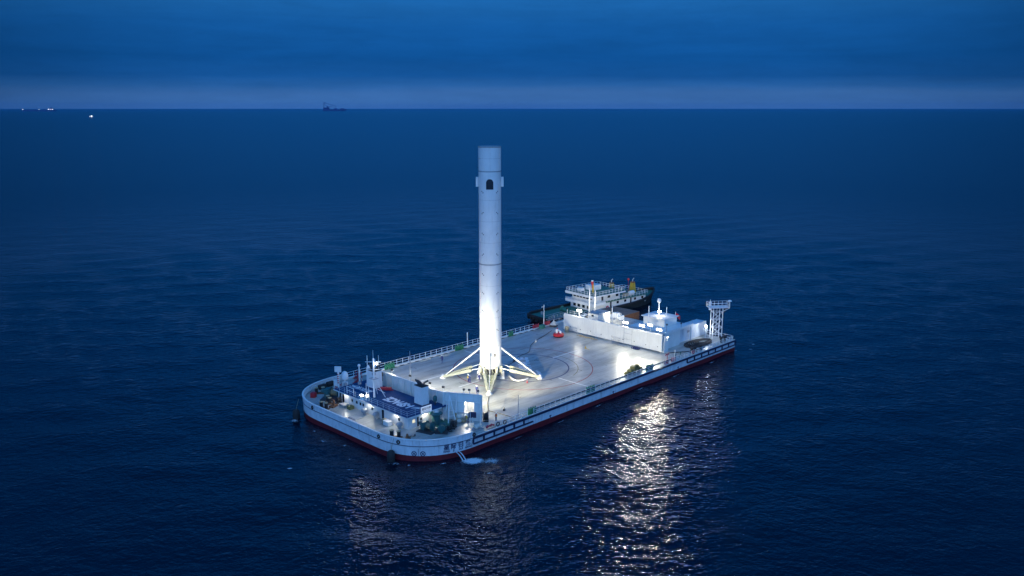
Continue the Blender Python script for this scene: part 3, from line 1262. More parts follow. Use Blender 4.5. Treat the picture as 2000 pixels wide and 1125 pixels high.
# ---------------------------------------------------------------- blast wall on the deckhouse side
AW = root('blast_wall', 'ribbed steel blast wall behind the blue roofed deckhouse with a lit doorway', 'wall', (-20.6, 0, 0))
plan = [(-17.0, 15.0), (-20.6, 9.6), (-20.6, -9.5), (-17.2, -15.2)]
for i, (p, q) in enumerate(zip(plan, plan[1:])):
    p, q = Vector((*p, 0)), Vector((*q, 0))
    d_ = (q - p).normalized()
    n_ = Vector((d_.y, -d_.x, 0))          # towards the deckhouse
    if n_.x > 0:
        n_ = -n_
    ln = (q - p).length
    m_ = MB()
    if i == 2:                              # doorway between 55 and 80 percent
        a, b = p + d_ * ln * .54, p + d_ * ln * .80
        for s0, s1, z0, z1 in ((p, a, 0, 4.6), (a, b, 3.25, 4.6), (a, b, 0, 1.35), (b, q, 0, 4.6)):
            m_.beam(s0 + Vector((0, 0, (z0 + z1) / 2)), s1 + Vector((0, 0, (z0 + z1) / 2)), .12, z1 - z0)
    else:
        m_.beam(p + Vector((0, 0, 2.25)), q + Vector((0, 0, 2.25)), .12, 4.5)
    m_.build('wall_panel', 'wall_white', AW)
    k = int(ln / (1.6 if i == 1 else 1.75))
    for j in range(k + 1):
        t_ = j / k
        if i == 2 and .56 < t_ < .78:
            continue
        c0 = p.lerp(q, t_) + n_ * .2
        m_ = MB()
        m_.beam(c0 + Vector((0, 0, 0)), c0 + Vector((0, 0, 4.6 if i == 2 else 4.45)), .14, .26)
        if i == 2:
            m_.beam(c0 + n_ * .9, c0 + Vector((0, 0, 3.4)) + n_ * .1, .12, .12)
        m_.build('rib', 'white_paint' if i == 2 else 'wall_white', AW)
    if i == 2:
        m_ = MB()
        for z in (1.5, 3.3):
            for s0, s1 in ((0, .54), (.8, 1)):
                m_.beam(p.lerp(q, s0) + n_ * .2 + Vector((0, 0, z)), p.lerp(q, s1) + n_ * .2 + Vector((0, 0, z)), .1, .1)
        m_.build('girder', 'white_paint', AW)
        DOOR = (p.lerp(q, .67), n_)
    m_ = MB()
    m_.beam(p + Vector((0, 0, 4.52 if i != 2 else 4.64)), q + Vector((0, 0, 4.52 if i != 2 else 4.64)), .3, .07)
    m_.build('top_flange', 'white_paint', AW)

GA = 'floodlights on the ribbed blast wall'
floodlight('floodlight', (-20.4, 5.0, 4.4), 5.3, (-5, 4, 1), 'lit floodlight on the ribbed blast wall behind the red raft', 220, GA, kindl='point', size=.5, double=False)
floodlight('floodlight', (-20.4, -5.6, 4.4), 5.3, (-6, -5, 1), 'lit floodlight on the ribbed blast wall half hidden by the exhaust funnel', 220, GA, kindl='point', size=.5, double=False)
floodlight('floodlight', (-20.4, -.2, 4.4), 5.4, (38, 2, 1), 'grey backed square floodlight on the ribbed blast wall beside the thin mast', 8000, GA, angle=110, double=False)
floodlight('floodlight', (-20.4, -9.1, 4.4), 5.4, (38, -6, 1), 'grey backed square floodlight where the ribbed blast wall turns', 17000, GA, col=(1, .9, .62), angle=80, double=False)
for k, (x, y, lab) in enumerate(((-18.6, -12.3, 'floodlight above the lit doorway, aimed at the rocket, left of a pair'), (-18.1, -13.1, 'floodlight above the lit doorway, aimed at the rocket, right of a pair'), (-17.4, -14.5, 'floodlight at the free end of the wall with the doorway, aimed at the rocket'))):
    floodlight('floodlight', (x, y, 4.5), 5.3, (0, .5, 15), lab, 3000, GA, lit=True, size=.4, angle=80, double=False) if k != 1 else floodlight('floodlight', (x, y, 4.5), 5.3, (38, 0, 3.2), lab.replace('rocket', 'far wall'), 60000, GA, lit=True, col=(1, .86, .56), size=.4, angle=46, double=False)
for o_ in [o for o in COL.objects if o.type == 'EMPTY' and o.get('group') == GA]:
    if abs(o_.location.y - 5.0) < .1:
        spot('lamp_light', o_, (-20.0, 5.0, 5.3), (4, 13, 0), 9000, 120, .25)
    if abs(o_.location.y + 5.6) < .1:
        spot('lamp_light', o_, (-20.0, -5.6, 5.3), (6, -12, 0), 6000, 110, .25)
# small thing on the walkway by the door: the lamp that floods the doorway
floodlight('floodlight', (-17.6, -11.6, 0.0), 2.9, (DOOR[0].x, DOOR[0].y, 1.8), 'work lamp standing on the landing deck behind the lit doorway', 900, None, size=.4, kindl='point', double=False)

# ---------------------------------------------------------------- deckhouse
HX0, HX1, HY0, HY1, HZ = -28.3, -22.6, -9.4, 9.6, 2.45
house = root('deckhouse', 'low white deckhouse with a blue lettered roof and railings near the rounded bow', 'deckhouse', (-25.4, 0, 0))
m_ = MB()
m_.box(HX0, HY0, 0, HX1, HY1, HZ)
m_.build('wall', 'white_paint', house)
m_ = MB()
m_.prism([(-29.35, -10.45), (-22.0, -10.45), (-22.0, 10.4), (-29.35, 10.4)], HZ, HZ + .16)
roof = m_.build('roof', 'roof_blue', house)
m_ = MB()
m_.box(-29.42, -10.52, HZ - .02, -29.35, 10.47, HZ + .12)
m_.box(-29.35, -10.52, HZ - .02, -22.0, -10.45, HZ + .12)
m_.build('roof_edge', 'white_paint', roof)
rl = MB()
letter(rl, 'i-SPACE', 2.5, (-24.9, -3.6, HZ + .17), (0, 1, 0), (-1, 0, 0), .06, .76)
for k in range(22):
    t0, t1 = R(95 + k * 7), R(95 + (k + 1) * 7)
    P_ = [Vector((-26.2 - 1.25 * math.cos(t_), -6.5 - 1.9 * math.sin(t_ - 1.2), HZ + .17)) for t_ in (t0, t1)]
    wd = .06 + .16 * math.sin(PI * k / 22)
    d_ = (P_[1] - P_[0]).normalized()
    nn_ = Vector((-d_.y, d_.x, 0)) * wd
    rl.add([P_[0] - nn_, P_[0] + nn_, P_[1] + nn_, P_[1] - nn_], [(0, 1, 2, 3)])
rl.build('roof_lettering', 'letter_white', roof)
rl = MB()
letter(rl, '星际荣耀', 1.45, (-25.3, 7.0, HZ + .17), (0, 1, 0), (-1, 0, 0), .02)
rl.build('roof_lettering', 'letter_white', roof)


def house_opening(nm, y, z0, z1, wd, matn, face='x'):
    m_ = MB()
    f = MB()
    if face == 'x':
        m_.box(HX0 - .03, y - wd / 2, z0, HX0 + .02, y + wd / 2, z1)
        f.box(HX0 - .02, y - wd / 2 - .07, z0 - .07, HX0 + .01, y + wd / 2 + .07, z1 + .07)
    else:
        m_.box(y - wd / 2, HY0 - .03, z0, y + wd / 2, HY0 + .02, z1)
        f.box(y - wd / 2 - .07, HY0 - .02, z0 - .07, y + wd / 2 + .07, HY0 + .01, z1 + .07)
    o_ = m_.build(nm, matn, house)
    f.build('frame', 'white_paint', o_)


for y in (6.3, 4.9, 3.8, 3.0, .4, -7.0):
    house_opening('window', y, .95, 1.45, .5, 'glass')
for y in (9.0, -2.6):
    house_opening('door', y, .12, 1.75, .62, 'glass')
house_opening('window', -27.2, .95, 1.5, .55, 'lit_window', 'y')
house_opening('window', -25.6, .95, 1.4, .45, 'glass', 'y')
house_opening('door', -26.3, .1, 1.7, .35, 'glass', 'y')
m_ = MB()
m_.box(HX0 - .5, 7.4, 0, HX0 - .02, 8.5, .35)
m_.build('step', 'grey_steel', house)
# under-roof lamps wash the wall and the side deck
for y in (8.1, 1.1, -6.3):
    m_ = MB()
    m_.box(HX0 - .22, y - .3, HZ - .14, HX0 - .04, y + .3, HZ - .04)
    o_ = m_.build('wall_lamp', 'lamp_lens', house)
    spot('wall_light', o_, (HX0 - .32, y, HZ - .2), (HX0 - 1.1, y, 0), 130, 165, .08)
m_ = MB()
m_.box(-25.1, HY0 - .22, HZ - .14, -24.4, HY0 - .04, HZ - .04)
o_ = m_.build('wall_lamp', 'lamp_lens', house)
spot('wall_light', o_, (-24.8, HY0 - .35, HZ - .2), (-24.8, HY0 - 1.1, 0), 130, 165, .08)
# roof railings as parts of the house
rr = MB()
rpath = [(-29.25, 10.3), (-29.25, -10.35), (-24.2, -10.35)]
for (a, b) in zip(rpath, rpath[1:]):
    a, b = Vector((*a, HZ + .16)), Vector((*b, HZ + .16))
    n = int((b - a).length / 1.5)
    for k in range(n + 1):
        q = a.lerp(b, k / n)
        rr.tube(q, q + Vector((0, 0, 1.0)), .024, .024, 6)
    for z in (.35, .68, 1.0):
        rr.tube(a + Vector((0, 0, z)), b + Vector((0, 0, z)), .016, .016, 6)
rr.build('roof_railing', 'white_paint', house)
gt = MB()
for y in (4.6, 6.6):
    gt.tube((-29.1, y, HZ), (-29.1, y, HZ + 1.5), .07, .07, 6)
gt.tube((-29.1, 4.6, HZ + 1.5), (-29.1, 6.6, HZ + 1.5), .06, .06, 6)
gt.tube((-29.1, 4.6, HZ + .8), (-29.1, 6.6, HZ + .8), .05, .05, 6)
gt.build('roof_gate', 'white_paint', house)
# little side annex with its own blue roof
an = MB()
an.box(-22.55, -9.3, 0, -20.9, -6.6, 2.2)
an.build('annex', 'white_paint', house)
an = MB()
an.box(-22.7, -10.3, 2.35, -20.4, -6.2, 2.45)
an.build('annex_roof', 'roof_blue', house)
# sign board on the roof rail
sg = root('name_board', 'white name board with blue characters hung on the deckhouse roof rail', 'sign', (-25.4, -10.55, 2.7))
m_ = MB()
m_.box(-26.5, -10.6, 2.65, -24.3, -10.5, 3.7)
m_.build('board', 'board_white_glow', sg)
m_ = MB()
letter(m_, '星际归航', .5, (-25.4, -10.62, 3.12), (1, 0, 0), (0, 0, 1), .012)
letter(m_, 'XING JI GUI HANG', .2, (-25.4, -10.62, 2.82), (1, 0, 0), (0, 0, 1), .008)
m_.build('board_lettering', 'letter_dark', sg)


# exhaust funnels on the roof
def funnel(c, size, hgt, label, tilt=1):
    rt = root('exhaust_funnel', label, 'funnel', (c[0], c[1], HZ + .16), group='exhaust casings on the deckhouse roof')
    m_ = MB()
    m_.obox((c[0], c[1], HZ + .16), (size[0], size[1], hgt), 0, .94)
    m_.build('casing', 'white_paint', rt)
    m_ = MB()
    m_.obox((c[0], c[1], HZ + .16), (size[0] + .1, size[1] + .1, .14), 0, 1)
    m_.build('base_band', 'navy_paint', rt)
    zt = HZ + .16 + hgt
    m_ = MB()
    m_.obox((c[0], c[1], zt), (size[0] * .97, size[1] * .97, .1), 0, 1)
    m_.build('top_plate', 'black_rubber', rt)
    for k, (dx, dy, dr) in enumerate(((-.3, .35, (.1, .9)), (.25, -.3, (.75, -.35)), (.1, .1, (-.3, .7)))):
        m_ = MB()
        x, y = c[0] + dx, c[1] + dy
        pts_ = [(x, y, zt), (x, y, zt + .35), (x + dr[0] * .4, y + dr[1] * .4, zt + .6), (x + dr[0] * 1.0, y + dr[1] * 1.0, zt + .8)]
        m_.wire(pts_, .17, 10)
        m_.build('exhaust_pipe', 'dark_steel', rt)
    return rt


funnel((-23.35, -6.9), (1.5, 2.1), 3.25, 'white exhaust casing on the blue roof close to the name board')
f2 = funnel((-23.6, 6.0), (1.8, 2.3), 3.2, 'white exhaust casing on the blue roof beside the lattice mast')
m_ = MB()
m_.lathe((-25.1, 6.9, 4.2), [(.4, -.0), (.4, .12), (.1, .25)], 16)
m_ = MB()
m_.ball((-23.9, 7.1, 6.15), .45)
m_.build('cowl', 'white_paint', f2, True)

# ---------------------------------------------------------------- masts and aerials on the deckhouse
ms = root('signal_mast', 'white lattice signal mast with crossed braces rising from the blue roof', 'mast', (-26.9, 1.6, HZ + .16))
m_ = MB()
m_.tube((-26.9, 1.6, HZ), (-26.9, 1.6, 9.6), .2, .14, 10)
m_.build('mast_pole', 'white_paint', ms, True)
m_ = MB()
m_.tube((-26.9, 1.6, 6.2), (-25.6, 0.2, HZ + .16), .06, .06, 6)
m_.tube((-26.9, 1.6, 6.2), (-25.5, 2.6, HZ + .16), .06, .06, 6)
m_.tube((-26.2, .9, 4.3), (-26.2, 2.1, 4.3), .04, .04, 6)
m_.tube((-25.6, .2, HZ + .9), (-26.9, 1.6, 4.4), .04, .04, 6)
m_.build('brace', 'white_paint', ms)
m_ = MB()
m_.tube((-27.6, 2.4, 6.4), (-27.6, 2.4, 10.1), .06, .05, 6)
m_.tube((-26.9, 1.6, 9.6), (-26.9, 1.6, 11.1), .04, .02, 6)
m_.tube((-27.9, 2.6, 9.0), (-26.0, .6, 9.0), .04, .04, 6)
m_.tube((-27.7, 2.5, 7.6), (-26.2, .8, 7.6), .05, .05, 6)
m_.tube((-26.3, .9, 9.0), (-26.3, .9, 10.2), .03, .02, 6)
m_.build('yard', 'white_paint', ms)
m_ = MB()
m_.ball((-26.55, 1.15, 8.7), .2)
o_ = m_.build('masthead_lamp', 'lamp_lens', ms)
point('masthead_light', o_, (-26.6, .75, 8.6), 60, .15, (.9, .95, 1))
m_ = MB()
m_.box(-27.5, .9, 6.0, -26.4, 2.2, 6.08)
m_.ball((-26.3, 2.4, 6.5), .35)
m_.build('radar_platform', 'grey_steel', ms)
ra = root('search_lamp', 'very bright search lamp on a short frame at the roof edge below the lattice mast', 'search lamp', (-28.6, 1.2, HZ + .16))
m_ = MB()
for dy in (-.35, .35):
    m_.tube((-28.6, 1.2 + dy, HZ + .1), (-28.6, 1.2 + dy, 5.6), .05, .05, 6)
m_.tube((-28.6, .85, 4.0), (-28.6, 1.55, 4.0), .04, .04, 6)
m_.build('frame', 'white_paint', ra)
m_ = MB()
m_.ball((-28.85, 1.0, 3.5), .2)
m_.build('lens', 'lamp_lens', ra)
m_ = MB()
m_.box(-29.1, 2.1, 3.15, -28.8, 2.7, 3.35)
m_.build('tube_lamp', 'lamp_lens', ra)
spot('search_light', ra, (-29.6, .9, 3.3), (-40, -6, -3), 200, 120, .2)

tm = root('thin_mast', 'thin grey mast behind the deckhouse roof, standing clear of the rocket', 'mast', (-19.6, .7, 0))
m_ = MB()
m_.tube((-19.6, .7, 0), (-19.6, .7, 8.3), .13, .10, 10)
m_.tube((-19.6, .7, 8.3), (-19.6, .7, 9.6), .02, .02, 5)
m_.build('mast_pole', 'grey_steel', tm, True)
m_ = MB()
m_.obox((-19.6, .7, 8.1), (.35, .35, .3))
m_.build('mast_head', 'grey_steel', tm)

al = root('aerial_panel', 'white square panel aerial on a mast behind the deckhouse roof', 'aerial', (-27.8, 11.1, 0))
m_ = MB()
m_.tube((-27.8, 11.1, 0), (-27.8, 11.1, 5.6), .17, .17, 10)
m_.obox((-27.9, 11.7, 2.6), (.5, .9, 1.0))
m_.build('mast_pole', 'white_paint', al)
m_ = MB()
m_.obox((-27.85, 11.05, 5.3), (.3, 1.15, 1.0), R(45 - 10))
m_.build('panel', 'white_paint', al)
m_ = MB()
for k in range(5):
    m_.obox((-27.98, 10.95, 3.2 + k * .4), (.12, .22, .18), .6)
m_.build('ladder_rung', 'pink_red', al)

dm = root('satellite_dome', 'pale blue satellite dome on a drum pedestal at the corner of the blue roof', 'satellite dome', (-26.5, 11.0, 0))
m_ = MB()
m_.lathe((-26.5, 11.0, 0), [(.62, 3.7), (.66, 4.2), (.6, 4.6), (.42, 4.95), (.15, 5.12), (.02, 5.15)], 20)
m_.build('dome', 'white_paint', dm, True)
m_ = MB()
m_.tube((-26.5, 11.0, 0), (-26.5, 11.0, 3.7), .12, .12, 8)
m_.lathe((-26.5, 11.0, 0), [(.55, 1.9), (.55, 3.1)], 16)
m_.build('pedestal', 'white_paint', dm)

bm_ = root('ball_aerial', 'white post with a ball on top beside the exhaust casing', 'aerial', (-22.55, 12.1, 0))
m_ = MB()
m_.tube((-22.55, 12.1, 0), (-22.55, 12.1, 4.9), .16, .13, 8)
m_.tube((-22.2, 11.3, 1.8), (-22.55, 12.1, 3.3), .05, .05, 6)
m_.build('post', 'white_paint', bm_)
m_ = MB()
m_.ball((-22.55, 12.1, 5.1), .27)
m_.build('ball', 'white_paint', bm_, True)

# things on the blue roof
rf = root('life_raft', 'red life raft cradle lying on the blue roof in front of the ribbed wall', 'life raft', (-23.0, 3.6, HZ + .16))
m_ = MB()
m_.beam((-23.9, 4.0, HZ + .5), (-22.7, 2.3, HZ + .5), .55, .4, .6, .45)
m_.beam((-23.5, 4.6, HZ + .35), (-22.3, 3.0, HZ + .35), .2, .3)
m_.build('raft', 'red_paint', rf)
m_ = MB()
for k in range(4):
    p = Vector((-23.9, 4.0, HZ + .16)).lerp(Vector((-22.7, 2.3, HZ + .16)), k / 3)
    m_.obox(p, (.12, .7, .22), .9)
m_.build('cradle', 'pink_red', rf)
m_ = MB()
m_.ball((-22.9, 6.0, HZ + .7), .7, .75)
m_.build('roof_tank', 'dark_steel', root('covered_capstan', 'dark rounded covered capstan on the blue roof next to the red raft', 'capstan', (-22.9, 6.0, HZ + .16)), True)


def paddle(x, y, z0, z1, r_, label, matn='teal_paint'):
    rt = root('round_vent', label, 'ventilator', (x, y, z0), group='dark round topped vents')
    m_ = MB()
    m_.tube((x, y, z0), (x, y, z1), .12, .12, 8)
    m_.build('stem', 'dark_steel', rt)
    m_ = MB()
    m_.lathe((x, y, z1), [(r_ * .8, -.1), (r_, .1), (r_, r_ * 1.8), (r_ * .7, r_ * 2.4), (.05, r_ * 2.6)], 14)
    m_.build('vent_head', matn, rt, True)


paddle(-22.0, -8.8, 2.45, 3.3, .36, 'dark teal bottle shaped vent standing beside the exhaust casing near the name board')
paddle(-21.2, 6.9, 3.0, 4.0, .25, 'small dark round vent on a stem in front of the ribbed wall', 'dark_steel')
m_ = MB()
for (a, b) in (((-24.6, 9.2), (-23.4, 10.6)), ((-26.8, 10.5), (-25.9, 10.5))):
    m_.obox((a[0], a[1], HZ + .16), (.5, .4, .5))
one('roof_locker', m_, 'grey_steel', 'small grey lockers on the far corner of the blue roof', 'locker')

# ---------------------------------------------------------------- bow deck gear
GB = 'pairs of black mooring bollards on the bow deck'


def bollards(x, y, rz, label):
    rt = root('mooring_bollard', label, 'bollard', (x, y, 0), rz, GB)
    I = WM[rt.name]
    m_ = MB()
    m_.add([I @ Vector(p) for p in MB().box(-.45, -1.1, 0, .45, 1.1, .16).v], MB().box(0, 0, 0, 1, 1, 1).f)
    m_.build('base', 'rust', rt)
    for s_ in (-.62, .62):
        c0 = I @ Vector((0, s_, .16))
        m_ = MB()
        m_.lathe(c0, [(.3, 0), (.3, .95)], 16)
        b1 = m_.build('post', 'black_rubber', rt, False)
        m_ = MB()
        m_.lathe(c0 + Vector((0, 0, .95)), [(.36, 0), (.36, .08)], 16)
        m_.build('cap', 'tan', b1)


bollards(-31.8, -10.4, R(28), 'black twin bollards with tan caps by the curve of the bow below the house corner')
bollards(-30.0, 11.1, R(-20), 'black twin bollards on a rusty base at the far curve of the bow')
bollards(-32.3, 9.2, R(10), 'black twin bollards nearest the bulwark at the far curve of the bow')
bollards(-28.3, 16.6, R(60), 'black twin bollards beside the red box on the far bulwark')


def rusty(x, y, label, s_=1.):
    rt = root('chain_stopper', label, 'chain stopper', (x, y, 0), R(20))
    I = WM[rt.name]
    m_ = MB()
    m_.obox((x, y, 0), (1.5 * s_, .9 * s_, .3), .4)
    m_.obox((x + .1, y, .3), (.5, .4, .9 * s_), .4, .5)
    m_.build('casting', 'rust', rt)
    m_ = MB()
    for k in range(9):
        m_.torus((x + .5 + .2 * k, y + .35 * math.sin(k * .7) + .1 * k, .12), .12, .04, (math.sin(k), 1, .3), 10, 5)
    m_.build('chain', 'dark_steel', rt)


rusty(-30.6, 8.8, 'orange rusty chain stopper on the bow deck next to the far bollards')
rusty(-31.2, -12.6, 'rusty chain stopper against the bulwark below the house corner', .8)


def winch(x, y, rz, label, s_=1., body='teal_paint'):
    rt = root('mooring_winch', label, 'winch', (x, y, 0), rz, 'mooring winches on the bow deck')
    I = WM[rt.name]

    def T(mb):
        mb.v = [tuple(I @ (Vector(p) * s_)) for p in mb.v]
        return mb
    m_ = MB()
    m_.box(-1.3, -1.5, 0, 1.3, 1.5, .16)
    T(m_).build('bed', 'dark_steel', rt)
    m_ = MB()
    m_.lathe((0, -.9, .95), [(.75, 0), (.75, .08), (.4, .1), (.4, 1.1), (.75, 1.12), (.75, 1.2)], 20, 'Y')
    T(m_).build('drum', body, rt)
    m_ = MB()
    for k in range(7):
        m_.torus((0, -.72 + k * .14, .95), .45, .08, (0, 1, 0), 18, 6)
    T(m_).build('rope_coil', 'rope', rt)
    m_ = MB()
    m_.box(-.55, .45, .16, .55, 1.15, 1.45)
    m_.lathe((.2, .9, 1.0), [(.3, 0), (.34, .5), (.3, .9)], 14, 'Y')
    T(m_).build('gearbox', body, rt)
    m_ = MB()
    m_.box(-.2, -1.25, .16, .2, -1.0, 1.1)
    m_.box(-.2, .3, .16, .2, .42, 1.1)
    T(m_).build('stand', body, rt)


winch(-28.1, 12.6, R(35), 'big teal winch drum near the far corner of the deckhouse', 1.25)
winch(-26.3, -12.0, R(15), 'teal mooring winch below the lit side wall of the deckhouse', 1.0)
winch(-24.9, -13.9, R(-50), 'smaller teal mooring winch in front of the tall teal tank', .8)

tk = root('teal_tank', 'tall round teal tank with a wide flat top on the side deck by the deckhouse', 'tank', (-23.5, -10.8, 0))
m_ = MB()
m_.lathe((-23.5, -10.8, 0), [(.7, .02), (.7, 1.75), (1.1, 1.9), (1.1, 2.05), (.8, 2.2)], 22)
m_.build('tank_body', 'teal_paint', tk, True)
m_ = MB()
m_.torus((-23.5, -10.8, 2.32), .5, .05, (0, 0, 1), 20, 6)
m_.lathe((-23.5, -10.8, 0), [(.3, 2.2), (.3, 2.35)], 12)
m_.build('hatch', 'white_paint', tk)
m_ = MB()
m_.box(-24.2, -13.0, .02, -21.0, -9.9, .12)
m_.build('drip_tray', 'deck_green', tk)


def reel(x, y, rz, label, s_=1.):
    rt = root('hose_reel', label, 'reel', (x, y, 0), rz, 'dark hose reels')
    I = WM[rt.name]
    m_ = MB()
    for k in (-.35, .35):
        m_.torus((0, k, .75), .6, .05, (0, 1, 0), 18, 6)
        for j in range(4):
            a_ = j * PI / 4
            m_.tube((.6 * math.cos(a_), k, .75 + .6 * math.sin(a_)), (-.6 * math.cos(a_), k, .75 - .6 * math.sin(a_)), .03, .03, 5)
    m_.v = [tuple(I @ (Vector(p) * s_)) for p in m_.v]
    m_.build('wheel', 'dark_steel', rt)
    m_ = MB()
    for k in range(6):
        m_.torus((0, -.28 + k * .11, .75), .38 + .03 * (k % 2), .07, (0, 1, 0), 16, 6)
    m_.box(-.5, -.4, 0, -.4, .4, .2)
    m_.box(.4, -.4, 0, .5, .4, .2)
    m_.v = [tuple(I @ (Vector(p) * s_)) for p in m_.v]
    m_.build('coiled_hose', 'black_rubber', rt)


reel(-22.6, -14.1, R(30), 'dark reel on the side deck between the teal tank and the curved bulwark', 1.1)
reel(-23.9, -14.6, R(75), 'low dark reel lying beside the bulwark under the lettered hull', .8)
reel(-16.6, -15.5, R(50), 'dark reel at the free end of the wall with the doorway', 1.15)
reel(-28.9, 9.6, R(80), 'black wheel shaped reel leaning on the far end of the deckhouse wall', .9)

# mushroom vents and boxes along the deckhouse wall
for x, y, s_, lab in ((-29.2, 1.4, 1., 'grey mushroom ventilator between the two lit patches of the deckhouse wall'), (-28.9, -1.5, 1.05, 'grey mushroom ventilator in the middle of the deckhouse wall'), (-28.9, -7.9, .95, 'dark mushroom ventilator at the near corner of the deckhouse')):
    rt = root('deck_ventilator', lab, 'ventilator', (x, y, 0), group='mushroom ventilators along the deckhouse')
    m_ = MB()
    m_.tube((x, y, 0), (x, y, .8 * s_), .3, .3, 12)
    m_.build('trunk', 'grey_steel', rt)
    m_ = MB()
    m_.lathe((x - .05, y, .8 * s_), [(.2, -.55), (.42, -.4), (.46, 0), (.42, .35), (.2, .5)], 14, 'X')
    m_.build('vent_head', 'grey_steel', rt, True)
for x, y, sx, sy, sz, mt, lab in ((-29.2, 5.6, .9, .9, .55, 'olive', 'small olive box on the bow deck by the door at the far end'), (-29.3, 7.6, .7, 1.6, .4, 'grey_steel', 'low grey bench box against the deckhouse wall by the first lit patch'),
                              (-29.3, -5.2, .9, 1.4, .7, 'white_paint', 'white topped box at the near part of the deckhouse wall'), (-29.1, -4.0, .5, .6, .7, 'tan', 'small tan drum like box beside the white topped box')):
    m_ = MB()
    m_.box(x - sx / 2, y - sy / 2, .02, x + sx / 2, y + sy / 2, sz)
    m_.box(x - sx / 2 - .04, y - sy / 2 - .04, sz, x + sx / 2 + .04, y + sy / 2 + .04, sz + .06)
    one('deck_box', m_, mt, lab, 'box', 'boxes along the deckhouse wall')
# bow deck grating and hatch
m_ = MB()
m_.box(-31.9, .4, .01, -30.1, 2.6, .10)
m_.box(-31.7, .6, .10, -30.3, 2.4, .14)
one('deck_hatch', m_, 'grey_steel', 'flat steel hatch in the open bow deck facing the deckhouse windows', 'hatch')
# things at the far bulwark
m_ = MB()
m_.obox((-30.3, 15.6, .02), (.9, .9, .9), .5, .9)
one('red_locker', m_, 'red_paint', 'red locker against the inside of the far bow bulwark', 'locker')
for x, y, lab in ((-26.6, 18.4, 'black fender roll lying inside the far bulwark behind the winch'), (-24.6, 18.8, 'black fender roll lying inside the far bulwark near the aerial mast')):
    m_ = MB()
    m_.lathe((x, y, .5), [(.45, -.7), (.5, -.5), (.5, .5), (.45, .7)], 12, 'X')
    one('fender_roll', m_, 'black_rubber', lab, 'fender', 'fender rolls inside the far bulwark', smooth=True)
for x, y, lab in ((-25.0, 16.4, 'stack of red and white frames behind the satellite dome'), (-20.3, 16.8, 'red frames stacked behind the ball topped aerial'), (-18.4, 19.3, 'red frames on the far railing behind the exhaust casing')):
    rt = root('red_frame_stack', lab, 'frames', (x, y, 0), group='red frames at the far side')
    m_ = MB()
    for k in range(4):
        m_.obox((x + .1 * k, y - .3 * k, .05 + .3 * k), (.9, .5, .12), .3 * k)
        m_.tube((x + .2 * k, y - .4 * k, 0), (x + .2 * k, y - .4 * k, 1.5), .06, .06, 6)
    m_.build('frame', 'pink_red', rt)
# fenders hanging over the bow
for (x, y, lab) in ((-34.75, 14.4, 'big black cylindrical fender hanging in the water at the far end of the bow'), (-34.35, -12.5, 'big black cylindrical fender hanging at the near curve of the bow')):
    rt = root('hull_fender', lab, 'fender', (x, y, -1.5), group='big fenders over the bow')
    m_ = MB()
    m_.lathe((x, y, -1.9), [(.35, -1.0), (.62, -.8), (.66, 0), (.62, .75), (.4, 1.0)], 16)
    m_.build('fender_body', 'black_rubber', rt, True)
    m_ = MB()
    m_.tube((x, y, -.9), (x + .7, y + .1, .9), .03, .03, 5)
    m_.build('fender_rope', 'rope', rt)

# A-frame davit
af = root('davit_frame', 'white A shaped davit frame in front of the ribbed wall beside the lit doorway', 'davit', (-21.2, -11.7, 0))
m_ = MB()
apex = (-20.9, -11.2, 4.6)
for fx, fy in ((-21.9, -12.0), (-21.6, -10.4), (-20.7, -12.6)):
    m_.tube((fx, fy, 0), apex, .11, .09, 8)
m_.tube((-21.6, -11.85, 1.2), (-20.8, -12.3, 1.2), .06, .06, 6)
m_.tube(apex, (-20.9, -11.2, 5.2), .07, .07, 6)
m_.build('frame', 'white_paint', af)
# bags, board, flood debris by doorway
rt = root('cargo_bag', 'cream and brown cargo bags heaped under the lit doorway', 'bags', (-20.0, -13.0, 0))
for k, (dx, dy, dz, s_, mt) in enumerate(((0, 0, 0, .7, 'tan'), (.5, -.6, 0, .6, 'tan'), (.1, -.2, .6, .6, 'bag'), (.6, -.3, .6, .5, 'bag'), (-.3, -.5, .1, .45, 'bag'))):
    m_ = MB()
    m_.ball((-20.1 + dx, -12.5 + dy, s_ * .6 + dz), s_, .75, 10)
    m_.build('bag', mt, rt, True)
bd_ = root('display_board', 'dark board on two white posts near the lit doorway', 'board', (-18.9, -15.1, 0))
m_ = MB()
m_.obox((-19.3, -15.1, 1.2), (1.3, .1, 1.0), R(-50))
m_.build('board', 'navy_paint', bd_)
m_ = MB()
m_.tube((-19.3, -15.2, 0), (-19.3, -15.2, 1.3), .06, .06, 6)
m_.tube((-20.6, -16.0, 0), (-20.6, -16.0, 3.4), .05, .05, 6)
m_.build('post', 'white_paint', bd_)
wb = root('white_machine', 'white bundled machine by the inner corner of the curved bulwark', 'machine', (-20.2, -17.2, 0))
m_ = MB()
for k in range(6):
    m_.ball((-20.6 + .35 * (k % 3), -17.5 + .3 * (k // 3), .5 + .22 * (k % 2)), .36, .8, 8)
m_.build('cover', 'bag', wb, True)
m_ = MB()
m_.box(-21.1, -17.9, .02, -19.4, -16.8, .22)
m_.build('pallet', 'grey_steel', wb)
for (x, y, z, n_, lab, mt) in ((-17.4, -19.25, .7, (0, -1, 0), 'dark ring hung on the rail by the white bundled machine', 'dark_steel'), (-15.8, -19.25, .6, (0, -1, 0), 'second dark ring hung on the cluttered rail', 'dark_steel'),
                        (41.3, -19.25, .75, (0, -1, 0), 'white and red life ring on the railing near the control cabin', 'pink_red')):
    m_ = MB()
    m_.torus((x, y, z), .32, .09, n_, 20, 8)
    one('life_ring', m_, mt, lab, 'life ring', 'rings on the railing', smooth=True)
m_ = MB()
for k in range(7):
    m_.ball((-18.9 + .25 * k, -18.2 + .1 * (k % 3), .25 + .1 * (k % 2)), .2, .8, 8)
